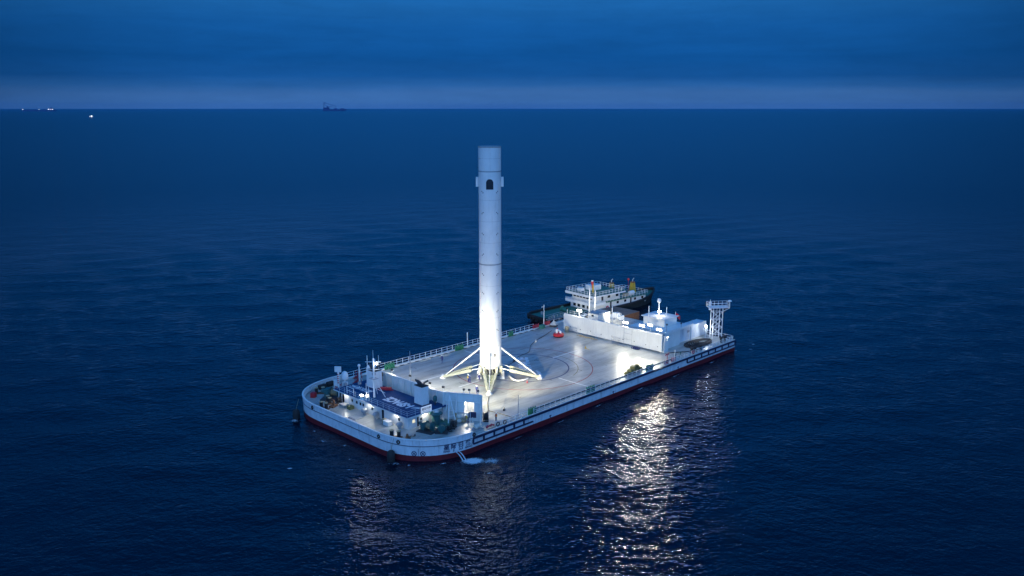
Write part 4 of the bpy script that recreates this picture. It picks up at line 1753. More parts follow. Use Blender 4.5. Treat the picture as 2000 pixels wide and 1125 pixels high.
one('red_rope_heap', m_, 'pink_red', 'small heap of red rope beside the rail ring', 'rope heap', smooth=True)
lp = root('fold_out_mast', 'thin dark upright pole on the deck edge at the start of the long railing', 'pole', (-11.9, -18.6, 0))
m_ = MB()
m_.tube((-11.9, -18.6, 0), (-11.9, -18.6, 4.2), .07, .06, 6)
m_.build('pole', 'grey_steel', lp)
for u, lab in ((16.2, 'slim white pole on the railing beside the middle green drums'), (34.6, 'white pole on the railing beside the red crossed frame')):
    m_ = MB()
    m_.tube((u, -19.0, 0), (u, -19.0, 2.4), .06, .06, 6)
    m_.tube((u, -19.0, 2.4), (u, -19.0, 2.55), .11, .11, 8)
    one('rail_pole', m_, 'white_paint', lab, 'pole', 'poles on the near railing')
m_ = MB()
m_.tube((12.2, 20.3, 0), (12.2, 20.3, 3.2), .1, .1, 8)
one('rail_pole', m_, 'white_paint', 'white pole on the far railing beside the green drums near the rocket', 'pole')

# green drums lashed along the railings
gd = root('green_drum', 'green drum', 'drum', (0, 0, 0), group='green drums lashed along the railings')
m_ = MB()
m_.lathe((0, 0, 0), [(.16, .02), (.2, .1), (.2, .95), (.12, 1.08), (.08, 1.2)], 12)
m_.build('drum_body', 'green_paint', gd, True)
m_ = MB()
m_.torus((0, 0, 1.2), .12, .03, (1, 0, 0), 10, 5)
m_.build('handle', 'deck_green', gd)
m_ = MB()
sets = [(-9.4, -18.75, 4, 'on the near railing closest to the lettered hull'), (6.2, -18.75, 5, 'in the middle of the near railing'), (25.0, -18.75, 5, 'on the near railing behind the olive crates'),
        (-11.0, 19.5, 5, 'on the far railing behind the thin mast'), (8.0, 19.5, 5, 'on the far railing left of the rocket'), (24.6, 19.5, 3, 'on the far railing just past the rocket')]
ords = ['first', 'second', 'third', 'fourth', 'fifth']
used = False
for x, y, n, where in sets:
    for k in range(n):
        lab = f'{ords[k]} green drum of the row {where}'
        if not used:
            gd.location = (x, y, 0)
            gd['label'] = lab
            used = True
        else:
            dup(gd, (x + k * .52, y, 0), k * .7, lab)
# olive crates near the middle railing
oc = root('olive_crate_stack', 'olive netted crates heaped at the near edge of the landing pad', 'crates', (22.7, -17.2, 0))
for k, (dx, dy, dz, sx, sy, sz) in enumerate(((0, 0, 0, 1.3, 1.1, .8), (1.4, .05, 0, 1.3, 1.0, .9), (2.7, 0, 0, 1.0, 1.1, .8), (-1.2, .1, 0, .9, .8, .5), (.7, 0, .85, 1.2, .9, .5), (2.0, 0, .9, 1.2, .8, .4))):
    m_ = MB()
    m_.obox((21.9 + dx, -17.2 + dy, dz + .01), (sx, sy, sz), .08 * k, .95)
    for j in range(3):
        m_.obox((21.9 + dx, -17.2 + dy, dz + .1 + j * sz / 3.2), (sx + .05, sy + .05, .06), .08 * k)
    m_.build('crate', 'olive', oc)
m_ = MB()
for k in range(14):
    a_ = k * .8
    m_.tube((9.5 + .22 * k + .2 * math.sin(a_), -18.3 + .2 * math.cos(a_ * 1.7), .1 + .1 * (k % 3)), (9.9 + .22 * k, -18.1 - .2 * math.cos(a_), .35), .06, .06, 5)
one('pipe_clutter', m_, 'grey_steel', 'clutter of grey pipes and frames inside the middle of the near railing', 'pipes')
m_ = MB()
for k in range(10):
    m_.tube((-8.3 + 1.05 * k, -18.85, .55), (-7.3 + 1.05 * k, -18.85, .95 - .3 * (k % 2)), .05, .05, 5)
one('folded_ladder', m_, 'grey_steel', 'folded grey ladder sections lashed inside the near railing past the first green drums', 'ladder')
# hydrants and red frames at the near railing
rt = root('red_crossed_frame', 'red crossed frame standing inside the near railing towards the end of the barge', 'frame', (33.2, -18.0, 0))
m_ = MB()
m_.tube((32.6, -18.0, 1.5), (34.0, -18.0, 1.9), .08, .08, 6)
m_.tube((32.6, -18.0, 1.9), (34.0, -18.0, 1.5), .08, .08, 6)
m_.tube((33.3, -18.0, 0), (33.3, -18.0, 1.7), .07, .07, 6)
for dx in (-1.6, -.8, .9, 1.7):
    m_.box(33.0 + dx, -18.9, .02, 33.4 + dx, -18.6, .95)
m_.build('frame', 'pink_red', rt)
for x, lab in ((36.4, 'first dark valve post past the red crossed frame'), (38.2, 'second dark valve post past the red crossed frame'), (42.6, 'stout black bollard inside the near railing near the coiled cables'), (43.9, 'tall black bollard inside the near railing near the coiled cables'), (46.2, 'black bollard inside the near railing before the lattice tower'),
               (54.6, 'black machinery box on the deck beside the lattice tower'), (56.2, 'black winch post at the outer corner of the barge')):
    rt = root('deck_post', lab, 'deck post', (x, -18.0, 0), group='dark posts inside the near railing')
    m_ = MB()
    r_ = .1 if x < 40 else .3
    m_.lathe((x, -18.0, 0), [(r_ * 1.5, .01), (r_, .1), (r_, .9), (r_ * 1.6, 1.0), (r_ * 1.2, 1.25)], 10)
    m_.build('post', 'teal_paint' if x < 40 else 'black_rubber', rt)

# ---------------------------------------------------------------- control cabin, containers
cb = root('control_cabin', 'white control cabin with a smaller room on top, behind the blast wall end', 'cabin', (44, -8, 0))
m_ = MB()
m_.box(40.4, -12.4, 0, 46.2, -3.0, 3.6)
m_.build('wall', 'wall_white', cb)
m_ = MB()
m_.box(39.9, -12.9, 3.6, 51.0, -2.6, 3.75)
m_.box(39.9, -12.9, 3.75, 51.0, -12.8, 4.15)
m_.box(39.9, -12.8, 3.75, 40.0, -2.6, 4.0)
m_.build('roof', 'white_paint', cb)
m_ = MB()
m_.box(44.2, -9.7, 3.75, 49.0, -4.0, 5.6)
m_.build('upper_room', 'wall_white', cb)
m_ = MB()
m_.prism([(43.8, -10.1), (49.4, -10.1), (49.4, -3.6), (43.8, -3.6)], 5.6, 5.75)
m_.build('upper_roof', 'white_paint', cb)
m_ = MB()
m_.box(46.2, -12.3, 0, 46.6, -11.8, 3.6)
m_.box(50.6, -12.6, 0, 50.8, -12.4, 3.6)
m_.build('column', 'white_paint', cb)
for px, py, z0, z1 in ((42.0, -11.8, 3.75, 5.3), (46.6, -12.5, 3.75, 4.9)):
    m_ = MB()
    m_.tube((px, py, z0), (px, py, z1), .04, .04, 6)
    m_.ball((px, py, z1), .22)
    m_.build('loudspeaker', 'dark_steel', cb)
ma = root('ball_mast', 'white ball topped mast with a lamp at its foot on the control cabin', 'mast', (46.5, -6.5, 5.75))
m_ = MB()
m_.tube((46.5, -6.5, 5.75), (46.5, -6.5, 8.7), .16, .13, 10)
m_.tube((48.6, -7.2, 5.75), (48.6, -7.2, 7.4), .08, .08, 8)
m_.build('mast_pole', 'white_paint', ma)
m_ = MB()
m_.ball((46.5, -6.5, 9.1), .5, 1.1, 14)
m_.build('ball', 'white_paint', ma, True)
m_ = MB()
m_.obox((46.2, -6.9, 6.6), (.6, .6, .2))
o_ = m_.build('mast_lamp', 'lamp_lens', ma)
point('mast_light', o_, (45.6, -7.6, 6.9), 90, .2)
rt = root('red_flag', 'small red flag on a white staff beside the control cabin', 'flag', (48.9, -9.4, 3.75))
m_ = MB()
m_.tube((48.9, -9.4, 3.75), (48.9, -9.4, 6.6), .05, .04, 6)
m_.build('flag_staff', 'white_paint', rt)
m_ = MB()
vs_, fs = [], []
for i in range(9):
    for j in range(5):
        u, v = i / 8, j / 4
        x = 48.95 + u * 1.1
        y = -9.4 - u * .55 + .10 * math.sin(u * 7 + v)
        vs_.append((x, y, 6.5 - v * .95 - u * 1.05 + .05 * math.sin(u * 6)))
for i in range(8):
    for j in range(4):
        k = i * 5 + j
        fs.append((k, k + 5, k + 6, k + 1))
m_.add(vs_, fs)
fl = m_.build('flag_cloth', 'flag_red', rt, True)
so = fl.modifiers.new('thick', 'SOLIDIFY')
so.thickness = .02

for k, (x0, x1, lab) in enumerate(((47.3, 53.6, 'white shipping container nearest the control cabin'), (53.8, 60.0 - 1.8, 'white shipping container beyond the first, close to the lit lamp post'))):
    rt = root('shipping_container', lab, 'container', (x0, -10.4, 0), group='white shipping containers')
    y0, y1, zt = -11.7, -9.2, 3.2
    m_ = MB()
    m_.box(x0, y0, .12, x1, y1, zt)
    m_.build('shell', 'hull_white', rt)
    n = int((x1 - x0) / .32)
    m_ = MB()
    for j in range(n):
        xx = x0 + .18 + j * .32
        m_.box(xx, y0 - .035, .3, xx + .14, y0, zt - .15)
    m_.build('corrugation', 'hull_white', rt)
    m_ = MB()
    for xx in (x0, x1):
        for yy in (y0, y1):
            m_.box(xx - .06, yy - .06, .0, xx + .06, yy + .06, zt + .04)
    m_.box(x0, y0 - .05, zt - .1, x1, y0 + .02, zt + .05)
    m_.box(x0, y0 - .05, .05, x1, y0 + .02, .2)
    m_.build('corner_frame', 'white_paint', rt)
    m_ = MB()
    for yy in (-11.2, -10.7, -10.2, -9.7):
        m_.tube((x0 - .04, yy, .3), (x0 - .04, yy, zt - .2), .025, .025, 5)
    m_.build('door_bar', 'grey_steel', rt)
    if k == 0:
        m_ = MB()
        letter(m_, '星际', .55, ((x0 + x1) / 2 + .4, y0 - .05, 1.9), (1, 0, 0), (0, 0, 1), .01)
        m_.build('container_lettering', 'letter_dark', rt)
        rt_c = rt
rp = root('lamp_post', 'short lit lamp post wound with cable between the containers and the lattice tower', 'lamp post', (55.3, -13.5, 0))
m_ = MB()
m_.tube((55.3, -13.5, 0), (55.3, -13.5, 2.6), .14, .14, 8)
m_.build('post', 'white_paint', rp)
m_ = MB()
for k in range(6):
    m_.torus((55.5, -13.5, .5 + k * .35), .36, .04, (0, .2, 1), 14, 5)
m_.build('coiled_hose', 'grey_steel', rp)
m_ = MB()
m_.ball((55.2, -13.6, 2.85), .26)
o_ = m_.build('lamp_globe', 'lamp_lens', rp)
point('lamp_light', o_, (55.0, -14.1, 2.9), 350, .2, (.9, .96, 1))

# coiled dark hoses in the corner
m_ = MB()
for k in range(9):
    pts_ = []
    for j in range(13):
        a_ = j / 12 * 2 * PI
        pts_.append((50.0 + .30 * k + (4.6 - .33 * k) * math.cos(a_) + .25 * math.sin(3 * a_ + k), -14.9 + (2.3 - .2 * k) * math.sin(a_) + .12 * math.cos(2 * a_ + k), .12 + .03 * (k % 3)))
    m_.wire(pts_, .11, 5)
one('coiled_cable', m_, 'black_rubber', 'large flat coils of dark cable on deck before the containers', 'cable')
m_ = MB()
m_.wire([(39.0, -14.6, .08), (41, -15.8, .08), (44, -17.6, .08), (48.5, -17.6, .08)], .09, 6)
one('deck_cable', m_, 'black_rubber', 'single black cable from the blast wall end towards the cable coils', 'cable')

# lit shed behind the wall and the tall white poles
sh = root('small_shed', 'small pale shed with a brightly lit side peeping over the blast wall', 'shed', (43.2, 8.0, 0))
m_ = MB()
m_.box(41.0, 6.6, 0, 45.5, 9.6, 4.5)
m_.build('wall', 'wall_white', sh)
m_ = MB()
m_.box(40.9, 6.5, 4.5, 45.6, 9.7, 4.6)
m_.build('roof', 'grey_steel', sh)
m_ = MB()
m_.box(41.5, 6.55, 4.6, 43.0, 6.65, 4.75)
m_.build('roof_rail', 'white_paint', sh)
for x, y, z0, z1, lab in ((45.4, 12.8, 0, 9.4, 'tall thick white pole behind the blast wall in front of the tug bridge'), (45.9, 11.5, 0, 8.8, 'slim white pole just beside the thick one before the tug'), (39.6, 1.4, 0, 7.6, 'white pole rising behind the blast wall left of the floodlights'), (41.5, -7.3, 0, 8.7, 'slim white pole between the bright floodlights and the ball mast')):
    m_ = MB()
    rr_ = .2 if 'thick' in lab and 'beside' not in lab else .12
    m_.tube((x, y, z0), (x, y, z1), rr_, rr_ * .85, 10)
    m_.tube((x, y, z0), (x, y, z0 + .3), rr_ * 2, rr_ * 1.4, 10)
    m_.tube((x, y, z1), (x, y, z1 + .25), rr_ * .5, rr_ * .3, 6)
    one('white_pole', m_, 'white_paint', lab, 'pole', 'white poles behind the blast wall', smooth=True)
# machinery behind the wall
for x, y, sx, sy, sz, mt, lab in ((45, 16.5, 3, 2.2, 1.6, 'grey_steel', 'grey deck machine at the far corner behind the blast wall'), (50, 15.8, 2.6, 2, 1.9, 'dark_steel', 'dark deck machine behind the blast wall under the tug bridge'), (50.5, 9.0, 3, 2.4, 1.5, 'grey_steel', 'grey deck machine behind the shed'),
                              (53.5, 2.0, 3, 3, 1.4, 'dark_steel', 'dark deck machine behind the floodlights'), (55.5, 12, 2, 3, 1.7, 'white_paint', 'white deck machine by the barge end near the tug'), (53, -3.0, 3, 2.4, 1.7, 'deck_green', 'green deck machine beside the control cabin')):
    rt = root('deck_machine', lab, 'machine', (x, y, 0), group='machinery behind the blast wall')
    m_ = MB()
    m_.obox((x, y, .02), (sx, sy, sz * .6), 0, .95)
    m_.obox((x - sx * .2, y, sz * .6), (sx * .4, sy * .6, sz * .4), 0, .8)
    m_.build('housing', mt, rt)
    m_ = MB()
    m_.lathe((x + sx * .22, y - sy * .3, sz * .75), [(.3, 0), (.36, .2), (.36, sy * .5), (.3, sy * .6)], 12, 'Y')
    for q in (-.4, .4):
        m_.tube((x + q * sx, y + q, 0), (x + q * sx, y + q, sz * 1.1), .05, .05, 6)
    m_.build('drum', 'grey_steel', rt)
railing('catwalk_railing', (39.6, 14.0, 3.2), (39.6, 4.0, 3.2), 1.4, 'short railing of the catwalk just behind the top of the blast wall', height=1.4, rails=(.9, 1.35), post=.05)

# ---------------------------------------------------------------- lattice tower
tw = root('lattice_tower', 'white lattice tower with a railed platform on top at the corner of the barge', 'tower', (58, -15.1, 0))
legs = [(55.6, -14.85), (57.5, -16.2)]
dvec = Vector((1.25, 1.35, 0))
base4 = [Vector((56.0, -14.9, 0)), Vector((57.75, -16.25, 0)), Vector((58.2, -15.2, 0)), Vector((56.6, -13.9, 0))]
ZT = 7.2
for p in base4:
    m_ = MB()
    m_.tube(p, p + Vector((0, 0, ZT)), .085, .075, 8)
    m_.build('leg', 'white_paint', tw)
m_ = MB()
lv = [0.9, 2.6, 4.4, 6.2]
for a in range(4):
    p, q = base4[a], base4[(a + 1) % 4]
    for z0, z1 in (zip(lv, lv[1:]) if a in (0, 2) else ()):
        m_.tube(p + Vector((0, 0, z0)), q + Vector((0, 0, z1)), .035, .035, 6)
        m_.tube(q + Vector((0, 0, z0)), p + Vector((0, 0, z1)), .035, .035, 6)
    for z0 in lv:
        m_.tube(p + Vector((0, 0, z0)), q + Vector((0, 0, z0)), .035, .035, 6)
m_.build('brace', 'white_paint', tw)
ax1 = (base4[1] - base4[0]).normalized()
ax2 = Vector((-ax1.y, ax1.x, 0))
cc = (base4[0] + base4[1] + base4[2] + base4[3]) / 4
pl = []
m_ = MB()
e1, e2 = 2.35, 1.1
cp = cc + ax1 * .25
quad = [cp - ax1 * e1 - ax2 * e2, cp + ax1 * e1 - ax2 * e2, cp + ax1 * e1 + ax2 * e2, cp - ax1 * e1 + ax2 * e2]
m_.prism([(p.x, p.y) for p in quad], ZT, ZT + .16)
m_.build('platform', 'white_paint', tw)
m_ = MB()
for a in range(4):
    p, q = quad[a], quad[(a + 1) % 4]
    n = 5 if a % 2 == 0 else 3
    for k in range(n):
        r_ = p.lerp(q, k / n)
        m_.tube(r_ + Vector((0, 0, ZT + .1)), r_ + Vector((0, 0, ZT + 1.2)), .035, .035, 6)
    for z in (.6, 1.2):
        m_.tube(p + Vector((0, 0, ZT + z)), q + Vector((0, 0, ZT + z)), .03, .03, 6)
m_.build('platform_railing', 'white_paint', tw)
m_ = MB()
m_.tube(base4[0] + Vector((0, 0, 6.3)), quad[0] + Vector((0, 0, ZT)), .05, .05, 6)
m_.tube(base4[1] + Vector((0, 0, 6.3)), quad[1] + Vector((0, 0, ZT)), .05, .05, 6)
m_.build('bracket', 'white_paint', tw)
m_ = MB()
q0 = quad[0]
m_.tube(q0 + Vector((0, 0, ZT - .1)), q0 + Vector((0, 0, ZT + 2.1)), .07, .05, 8)
for z in (-.25, .7, 1.25):
    m_.lathe(q0 + Vector((0, 0, ZT + z)), [(.3, 0), (.36, .08), (.3, .3)], 12)
m_.build('aerial_stack', 'white_paint', tw)
m_ = MB()
q1 = quad[1] + Vector((-.2, 0, 0))
m_.tube(q1 + Vector((0, 0, ZT)), q1 + Vector((0, 0, ZT + 1.5)), .06, .06, 8)
m_.lathe(q1 + Vector((0, 0, ZT + 1.5)), [(.12, 0), (.48, .08), (.44, .22), (.2, .36)], 14)
m_.build('dish', 'white_paint', tw)
m_ = MB()
m_.tube(cc + Vector((0, 0, .2)), cc + Vector((0, 0, ZT)), .08, .08, 6)
m_.torus(cc + Vector((0, 0, 4.3)), .35, .05, (0, 0, 1), 14, 5)
m_.build('cable_run', 'grey_steel', tw)

# ---------------------------------------------------------------- red and white fire monitor, other deck things
fm = root('fire_robot', 'low red machine with white fittings parked at the far end of the blast wall', 'machine', (32.6, 11.4, 0))
m_ = MB()
m_.lathe((32.6, 11.4, 0), [(.9, .05), (1.25, .25), (1.3, .6), (1.05, .85), (.8, .9)], 14)
m_.build('body', 'red_paint', fm, True)
m_ = MB()
m_.obox((32.3, 11.7, .88), (.45, .4, .85), .4, .9)
m_.obox((32.9, 11.1, .88), (.8, .45, .5), .8, .9)
m_.tube((32.3, 11.6, 1.6), (32.8, 11.2, 1.5), .09, .09, 8)
m_.build('nozzle_block', 'white_paint', fm)
m_ = MB()
m_.tube((32.6, 11.8, .9), (32.6, 11.8, 1.9), .06, .05, 6)
m_.ball((32.6, 11.8, 1.9), .14)
m_.build('beacon', 'red_paint', fm)
m_ = MB()
m_.lathe((32.6, 11.4, 0), [(1.15, .0), (1.2, .06), (1.1, .1)], 14)
m_.build('skirt', 'black_rubber', fm)

for x, y, r0, lab, mt in ((37.0, 12.7, .5, 'rolled brown mat standing against the blast wall behind the red machine', 'tan'),):
    m_ = MB()
    m_.lathe((x, y, 0), [(r0, .02), (r0, 1.2), (r0 * .7, 1.4)], 12)
    one('rolled_mat', m_, mt, lab, 'mat')
m_ = MB()
for k in range(10):
    m_.wire([(36.2 + .3 * math.sin(k * 2.1), 9 - k * .55, .06), (36.6 + .2 * math.cos(k), 8.4 - k * .55, .2), (36.3, 7.9 - k * .55, .06)], .09, 5)
one('pipe_heap', m_, 'tan', 'long heap of tan hoses along the foot of the blast wall', 'hoses')
m_ = MB()
for k in range(7):
    m_.torus((36.5 + .1 * (k % 2), -6.8 - .28 * k, .25), .28, .07, (.2, 1, .1 * k), 12, 5)
one('purple_hose', m_, 'coverall', 'coil of purple blue hose at the foot of the wall near its free end', 'hose')
m_ = MB()
for k in range(6):
    m_.torus((36.2 + .2 * (k % 2), -3.2 - .4 * k, .16), .26, .06, (.1 * k, .2, 1), 12, 5)
one('hose_heap', m_, 'grey_steel', 'heap of dark hose at the foot of the thin ladder', 'hose')
for y, lab in ((11.0, 'pale steel cage against the blast wall close to the red machine'), (-1.6, 'pale steel cage against the blast wall beside the thin ladder')):
    rt = root('steel_cage', lab, 'cage', (37.2, y, 0), group='steel cages at the blast wall')
    m_ = MB()
    for dx in (0, .7):
        for dy in (-.9, .9):
            m_.tube((36.9 + dx, y + dy, 0), (36.9 + dx, y + dy, 1.3), .03, .03, 5)
    for z in (.1, .7, 1.3):
        for dx in (0, .7):
            m_.tube((36.9 + dx, y - .9, z), (36.9 + dx, y + .9, z), .025, .025, 5)
        for dy in (-.9, .9):
            m_.tube((36.9, y + dy, z), (37.6, y + dy, z), .025, .025, 5)
    m_.build('bars', 'grey_steel', rt)
m_ = MB()
m_.lathe((29.3, .6, 0), [(.3, .02), (.3, .05), (.18, .07), (.05, .6)], 12)
m_.tube((29.3, .6, .05), (28.9, -.9, .05), .04, .04, 5)
one('yellow_cone', m_, 'yellow_paint', 'small yellow cone standing alone on the bright part of the landing pad', 'cone')
m_ = MB()
m_.lathe((3.0, -6.6, 0), [(.2, .02), (.2, .05), (.1, .07), (.04, .5)], 12)
one('red_cone', m_, 'pink_red', 'small red cone by the white hose next to the landing leg', 'cone')
# white hose under the leg, cables across the pad
def curve_pts(pts_, n=8):
    res = []
    P4 = [pts_[0]] + list(pts_) + [pts_[-1]]
    for i in range(1, len(P4) - 2):
        p0, p1, p2, p3 = (np.array(P4[j], float) for j in (i - 1, i, i + 1, i + 2))
        for k in range(n):
            t_ = k / n
            q = .5 * ((2 * p1) + (-p0 + p2) * t_ + (2 * p0 - 5 * p1 + 4 * p2 - p3) * t_ ** 2 + (-p0 + 3 * p1 - 3 * p2 + p3) * t_ ** 3)
            res.append(tuple(q))
    res.append(tuple(pts_[-1]))
    return res


def cable(name, pts_, r_, matn, label, cat='cable'):
    m_ = MB()
    m_.wire(curve_pts([(x, y, r_ + .012) for x, y in pts_]), r_, 5)
    return one(name, m_, matn, label, cat)


cable('white_hose', [(3.2, -1.6), (2.4, -3.2), (2.3, -4.6), (3.4, -5.2), (4.8, -5.1)], .16, 'white_paint', 'thick white hose curling under the landing leg near the deck lettering', 'hose')
cable('deck_cable', [(35.4, 16.0), (29.8, 13.8), (27, 12.9), (22.6, 10.8), (18.4, 7.5), (14.3, 6.7), (11.5, 4.9), (5.2, 3.2)], .05, 'black_rubber', 'thin black cable snaking from the far blast wall corner across the pad to the rocket')
cable('deck_cable', [(-7.7, -7.1), (-10.5, -9.6), (-13.0, -12.4), (-14.0, -12.9), (-16.0, -13.9)], .06, 'rope', 'thin cable running from the nearest landing leg to the reel by the wall')
cable('deck_cable', [(-13.0, -12.4), (-12.6, -14.4), (-12.3, -17.4)], .06, 'rope', 'short cable branching to the thin upright pole')
cable('deck_cable', [(.8, -4.0), (-3.2, -7.2), (-8.6, -12.0), (-11.9, -13.6)], .02, 'grey_steel', 'faint wandering cable on the pad between the rocket and the near railing')
for x, y, mt, lab in ((-10.9, -14.2, 'dark_steel', 'small dark valve lying on the bright deck near the wall end'), (11.3, 5.0, 'dark_steel', 'small dark box on the cable beside the deck lettering'), (25.6, 12.1, 'bag', 'small white connector on the black cable across the pad')):
    m_ = MB()
    m_.obox((x, y, .01), (.5, .35, .35), .5, .8)
    m_.tube((x, y, .3), (x + .2, y + .1, .55), .06, .06, 6)
    one('valve_box', m_, mt, lab, 'valve')
rt = root('white_tarpaulin', 'white peaked tarpaulin over gear at the far corner of the pad by the rail', 'tarpaulin', (38.8, 18.6, 0))
m_ = MB()
m_.lathe((38.8, 18.4, 0), [(1.1, .5), (.7, .8), (.35, 1.2), (.05, 1.6)], 7)
m_.build('cover', 'bag', rt)
m_ = MB()
m_.obox((38.8, 18.4, .02), (1.6, 1.4, .5), .3)
m_.build('crate', 'dark_steel', rt)
for x, lab in ((34.2, 'red netting over the far railing near the tug stern'), (38.2, 'second red netting over the far railing, right at the tug stern')):
    m_ = MB()
    for k in range(5):
        m_.obox((x + .45 * k - .9, 20.0, .2), (.34, .25, .95 - .1 * (k % 2)), .2 * k, .8)
    one('red_netting', m_, 'pink_red', lab, 'netting', 'red netting on the far railing')
m_ = MB()
m_.tube((37.0, 20.0, 0), (37.0, 20.0, 5.4), .1, .08, 8)
m_.tube((36.4, 20.3, 4.9), (37.0, 20.0, 4.9), .05, .05, 6)
one('gangway_post', m_, 'white_paint', 'white post on the far rail in front of the dark tug stern', 'post')
m_ = MB()
m_.obox((35.6, 19.3, .02), (1.5, 1.0, .8), .2, .9)
one('green_locker', m_, 'deck_green', 'green locker on deck between the two red nettings', 'locker')
for x, y, lab in ((3.9, 18.6, 'small white scrap pile along the far kerb behind the walking worker'), (-1.0, 18.9, 'second white scrap pile along the far kerb')):
    m_ = MB()
    for k in range(9):
        m_.obox((x + .3 * k - 1.2, y + .12 * math.sin(k * 2), .01), (.3, .18, .12 + .05 * (k % 3)), k)
    one('scrap_pile', m_, 'bag', lab, 'scraps', 'scraps along the far kerb')


# ---------------------------------------------------------------- people
def person(x, y, face, label, pose='stand', top='coverall', vest=None, hat='helmet', hgt=1.66):
    """one skinned body mesh; helmet and vest are its children"""
    rt = root('person', label, 'person', (x, y, .012), face, 'workers in coveralls on the deck')
    s_ = hgt / 1.75
    V, Ed, Rd = [], [], []

    def node(p, r_, par=None):
        V.append(Vector(p) * s_)
        Rd.append(r_ * s_)
        if par is not None:
            Ed.append((par, len(V) - 1))
        return len(V) - 1
    lean = .0 if pose != 'bend' else .42
    pel = node((0, 0, .95), .145)
    ch = node((lean * .6, 0, 1.22), .15, pel)
    sh_ = node((lean * 1.0, 0, 1.42 - lean * .25), .13, ch)
    nk = node((lean * 1.12, 0, 1.52 - lean * .3), .06, sh_)
    hd = node((lean * 1.2 + .01, 0, 1.62 - lean * .34), .095, nk)
    node((lean * 1.26 + .015, 0, 1.70 - lean * .36), .08, hd)
    step = {'stand': (.04, -.04), 'walk': (.30, -.30), 'bend': (.12, -.1)}[pose]
    arm = {'stand': ((.08, .0), (.25, .3)), 'walk': ((-.18, -.1), (.28, .2)), 'bend': ((.35, .5), (.3, .55))}[pose]
    for i, sd in enumerate((1, -1)):
        hp = node((0, sd * .1, .88), .115, pel)
        kn = node((step[i] * .55 + .04, sd * .11, .5), .075, hp)
        an_ = node((step[i], sd * .12, .1), .05, kn)
        node((step[i] + .17, sd * .13, .045), .042, an_)
        s0 = node((lean * 1.0, sd * .19, 1.41 - lean * .25), .065, sh_)
        el = node((lean + arm[i][0] * .7, sd * .25, 1.14 - lean * .3), .045, s0)
        wr = node((lean + arm[i][1] + .04, sd * .22, .93 + max(0, arm[i][1]) * .5 - lean * .5), .033, el)
        pm2 = node((lean + arm[i][1] + .09, sd * .22, .87 + max(0, arm[i][1]) * .5 - lean * .5), .032, wr)
        b0 = V[pm2] / s_
        for q in range(4):
            node((b0.x + .05 + .01 * (1.5 - abs(q - 1.5)), b0.y + (q - 1.5) * .022, b0.z - .055), .010, pm2)
        node((b0.x + .03, b0.y - sd * .05, b0.z - .01), .011, pm2)
    me_ = bpy.data.meshes.new('body')
    me_.from_pydata([tuple(v) for v in V], Ed, [])
    ob = bpy.data.objects.new('body', me_)
    COL.objects.link(ob)
    ob.parent = rt
    me_.materials.append(M[top])
    sk_ = ob.modifiers.new('skin', 'SKIN')
    sk_.use_smooth_shade = True
    for i, r_ in enumerate(Rd):
        me_.skin_vertices[0].data[i].radius = (r_, r_)
    me_.skin_vertices[0].data[0].use_root = True
    sub = ob.modifiers.new('sub', 'SUBSURF')
    sub.levels = sub.render_levels = 1
    hp_ = V[4]
    Mx = WM[rt.name]
    f = MB()
    f.ball(Mx @ (hp_ + Vector((.035, 0, .02)) * s_), .088 * s_, 1.2, 10)
    fo = f.build('face', 'skin', rt, True)
    f = MB()
    f.lathe(Mx @ (hp_ + Vector((0, 0, .05)) * s_), [(.16, 0), (.15, .02), (.125, .03), (.115, .09), (.06, .14), (.01, .15)], 14)
    f.build('hard_hat', hat, rt, True)
    if vest:
        f = MB()
        c0 = Mx @ Vector((lean * .8 * s_, 0, 0))
        f.lathe((c0.x, c0.y, 0), [(.19, .95 * s_), (.2, 1.2 * s_), (.19, 1.42 * s_), (.1, 1.48 * s_)], 10)
        f.build('safety_vest', vest, rt, True)
    return rt


person(.1, 14.9, R(200), 'worker in dark blue coveralls walking alone towards the far railing', 'walk')
person(-4.7, 1.75, R(-60), 'worker in dark coveralls with a yellow vest, further of the two beside the left leg', 'stand', vest='vest')
person(-5.0, 1.0, R(40), 'worker in dark blue coveralls, nearer of the two standing together beside the left leg', 'stand')
person(-3.2, .2, R(20), 'worker in dark coveralls standing against the engine bay of the rocket', 'stand')
person(-1.9, 2.0, R(-40), 'worker in blue coveralls bending under the rocket behind the other at the engine bay', 'bend')
person(-8.3, -4.5, R(30), 'worker in bright blue coveralls alone near the wall, before the nearest landing leg', 'stand')
person(-15.4, -16.8, R(100), 'worker in an orange vest standing by the cluttered short railing', 'stand', vest='vest_orange', hgt=1.5)
person(-19.4, -14.2, R(160), 'worker in a yellow vest bending beside the cargo bags at the lit doorway', 'bend', vest='vest')
person(-20.2, -12.0, R(200), 'worker with a white hard hat standing behind the cargo bags at the lit doorway', 'stand', top='tan')

# ---------------------------------------------------------------- tug moored alongside
TL, TR = (67.0, 27.6, -2.5), R(-5.4)
tug = root('tug_boat', 'dark hulled tug boat with white bridge and green decks moored alongside the barge end', 'tug boat', TL, TR)
TM = WM[tug.name]


def TB(mb):
    mb.v = [tuple(TM @ Vector(p)) for p in mb.v]
    return mb


def tug_ring(z, sc_=1., sheer=0.):
    xs = [-22, -21.6, -20, -16, -8, 0, 8, 13, 17, 20, 22, 23]
    ws = [2.6, 3.9, 4.8, 5.1, 5.2, 5.2, 5.1, 4.7, 3.8, 2.5, 1.2, .35]
    pts_ = []
    for x, w_ in zip(xs, ws):
        zz = z + sheer * max(0, (x - 4) / 19) ** 2 * 1.3
        pts_.append((x * (.96 if z < .5 else 1), -w_ * sc_, zz))
    for x, w_ in list(zip(xs, ws))[::-1]:
        zz = z + sheer * max(0, (x - 4) / 19) ** 2 * 1.3
        pts_.append((x * (.96 if z < .5 else 1), w_ * sc_, zz))
    return pts_


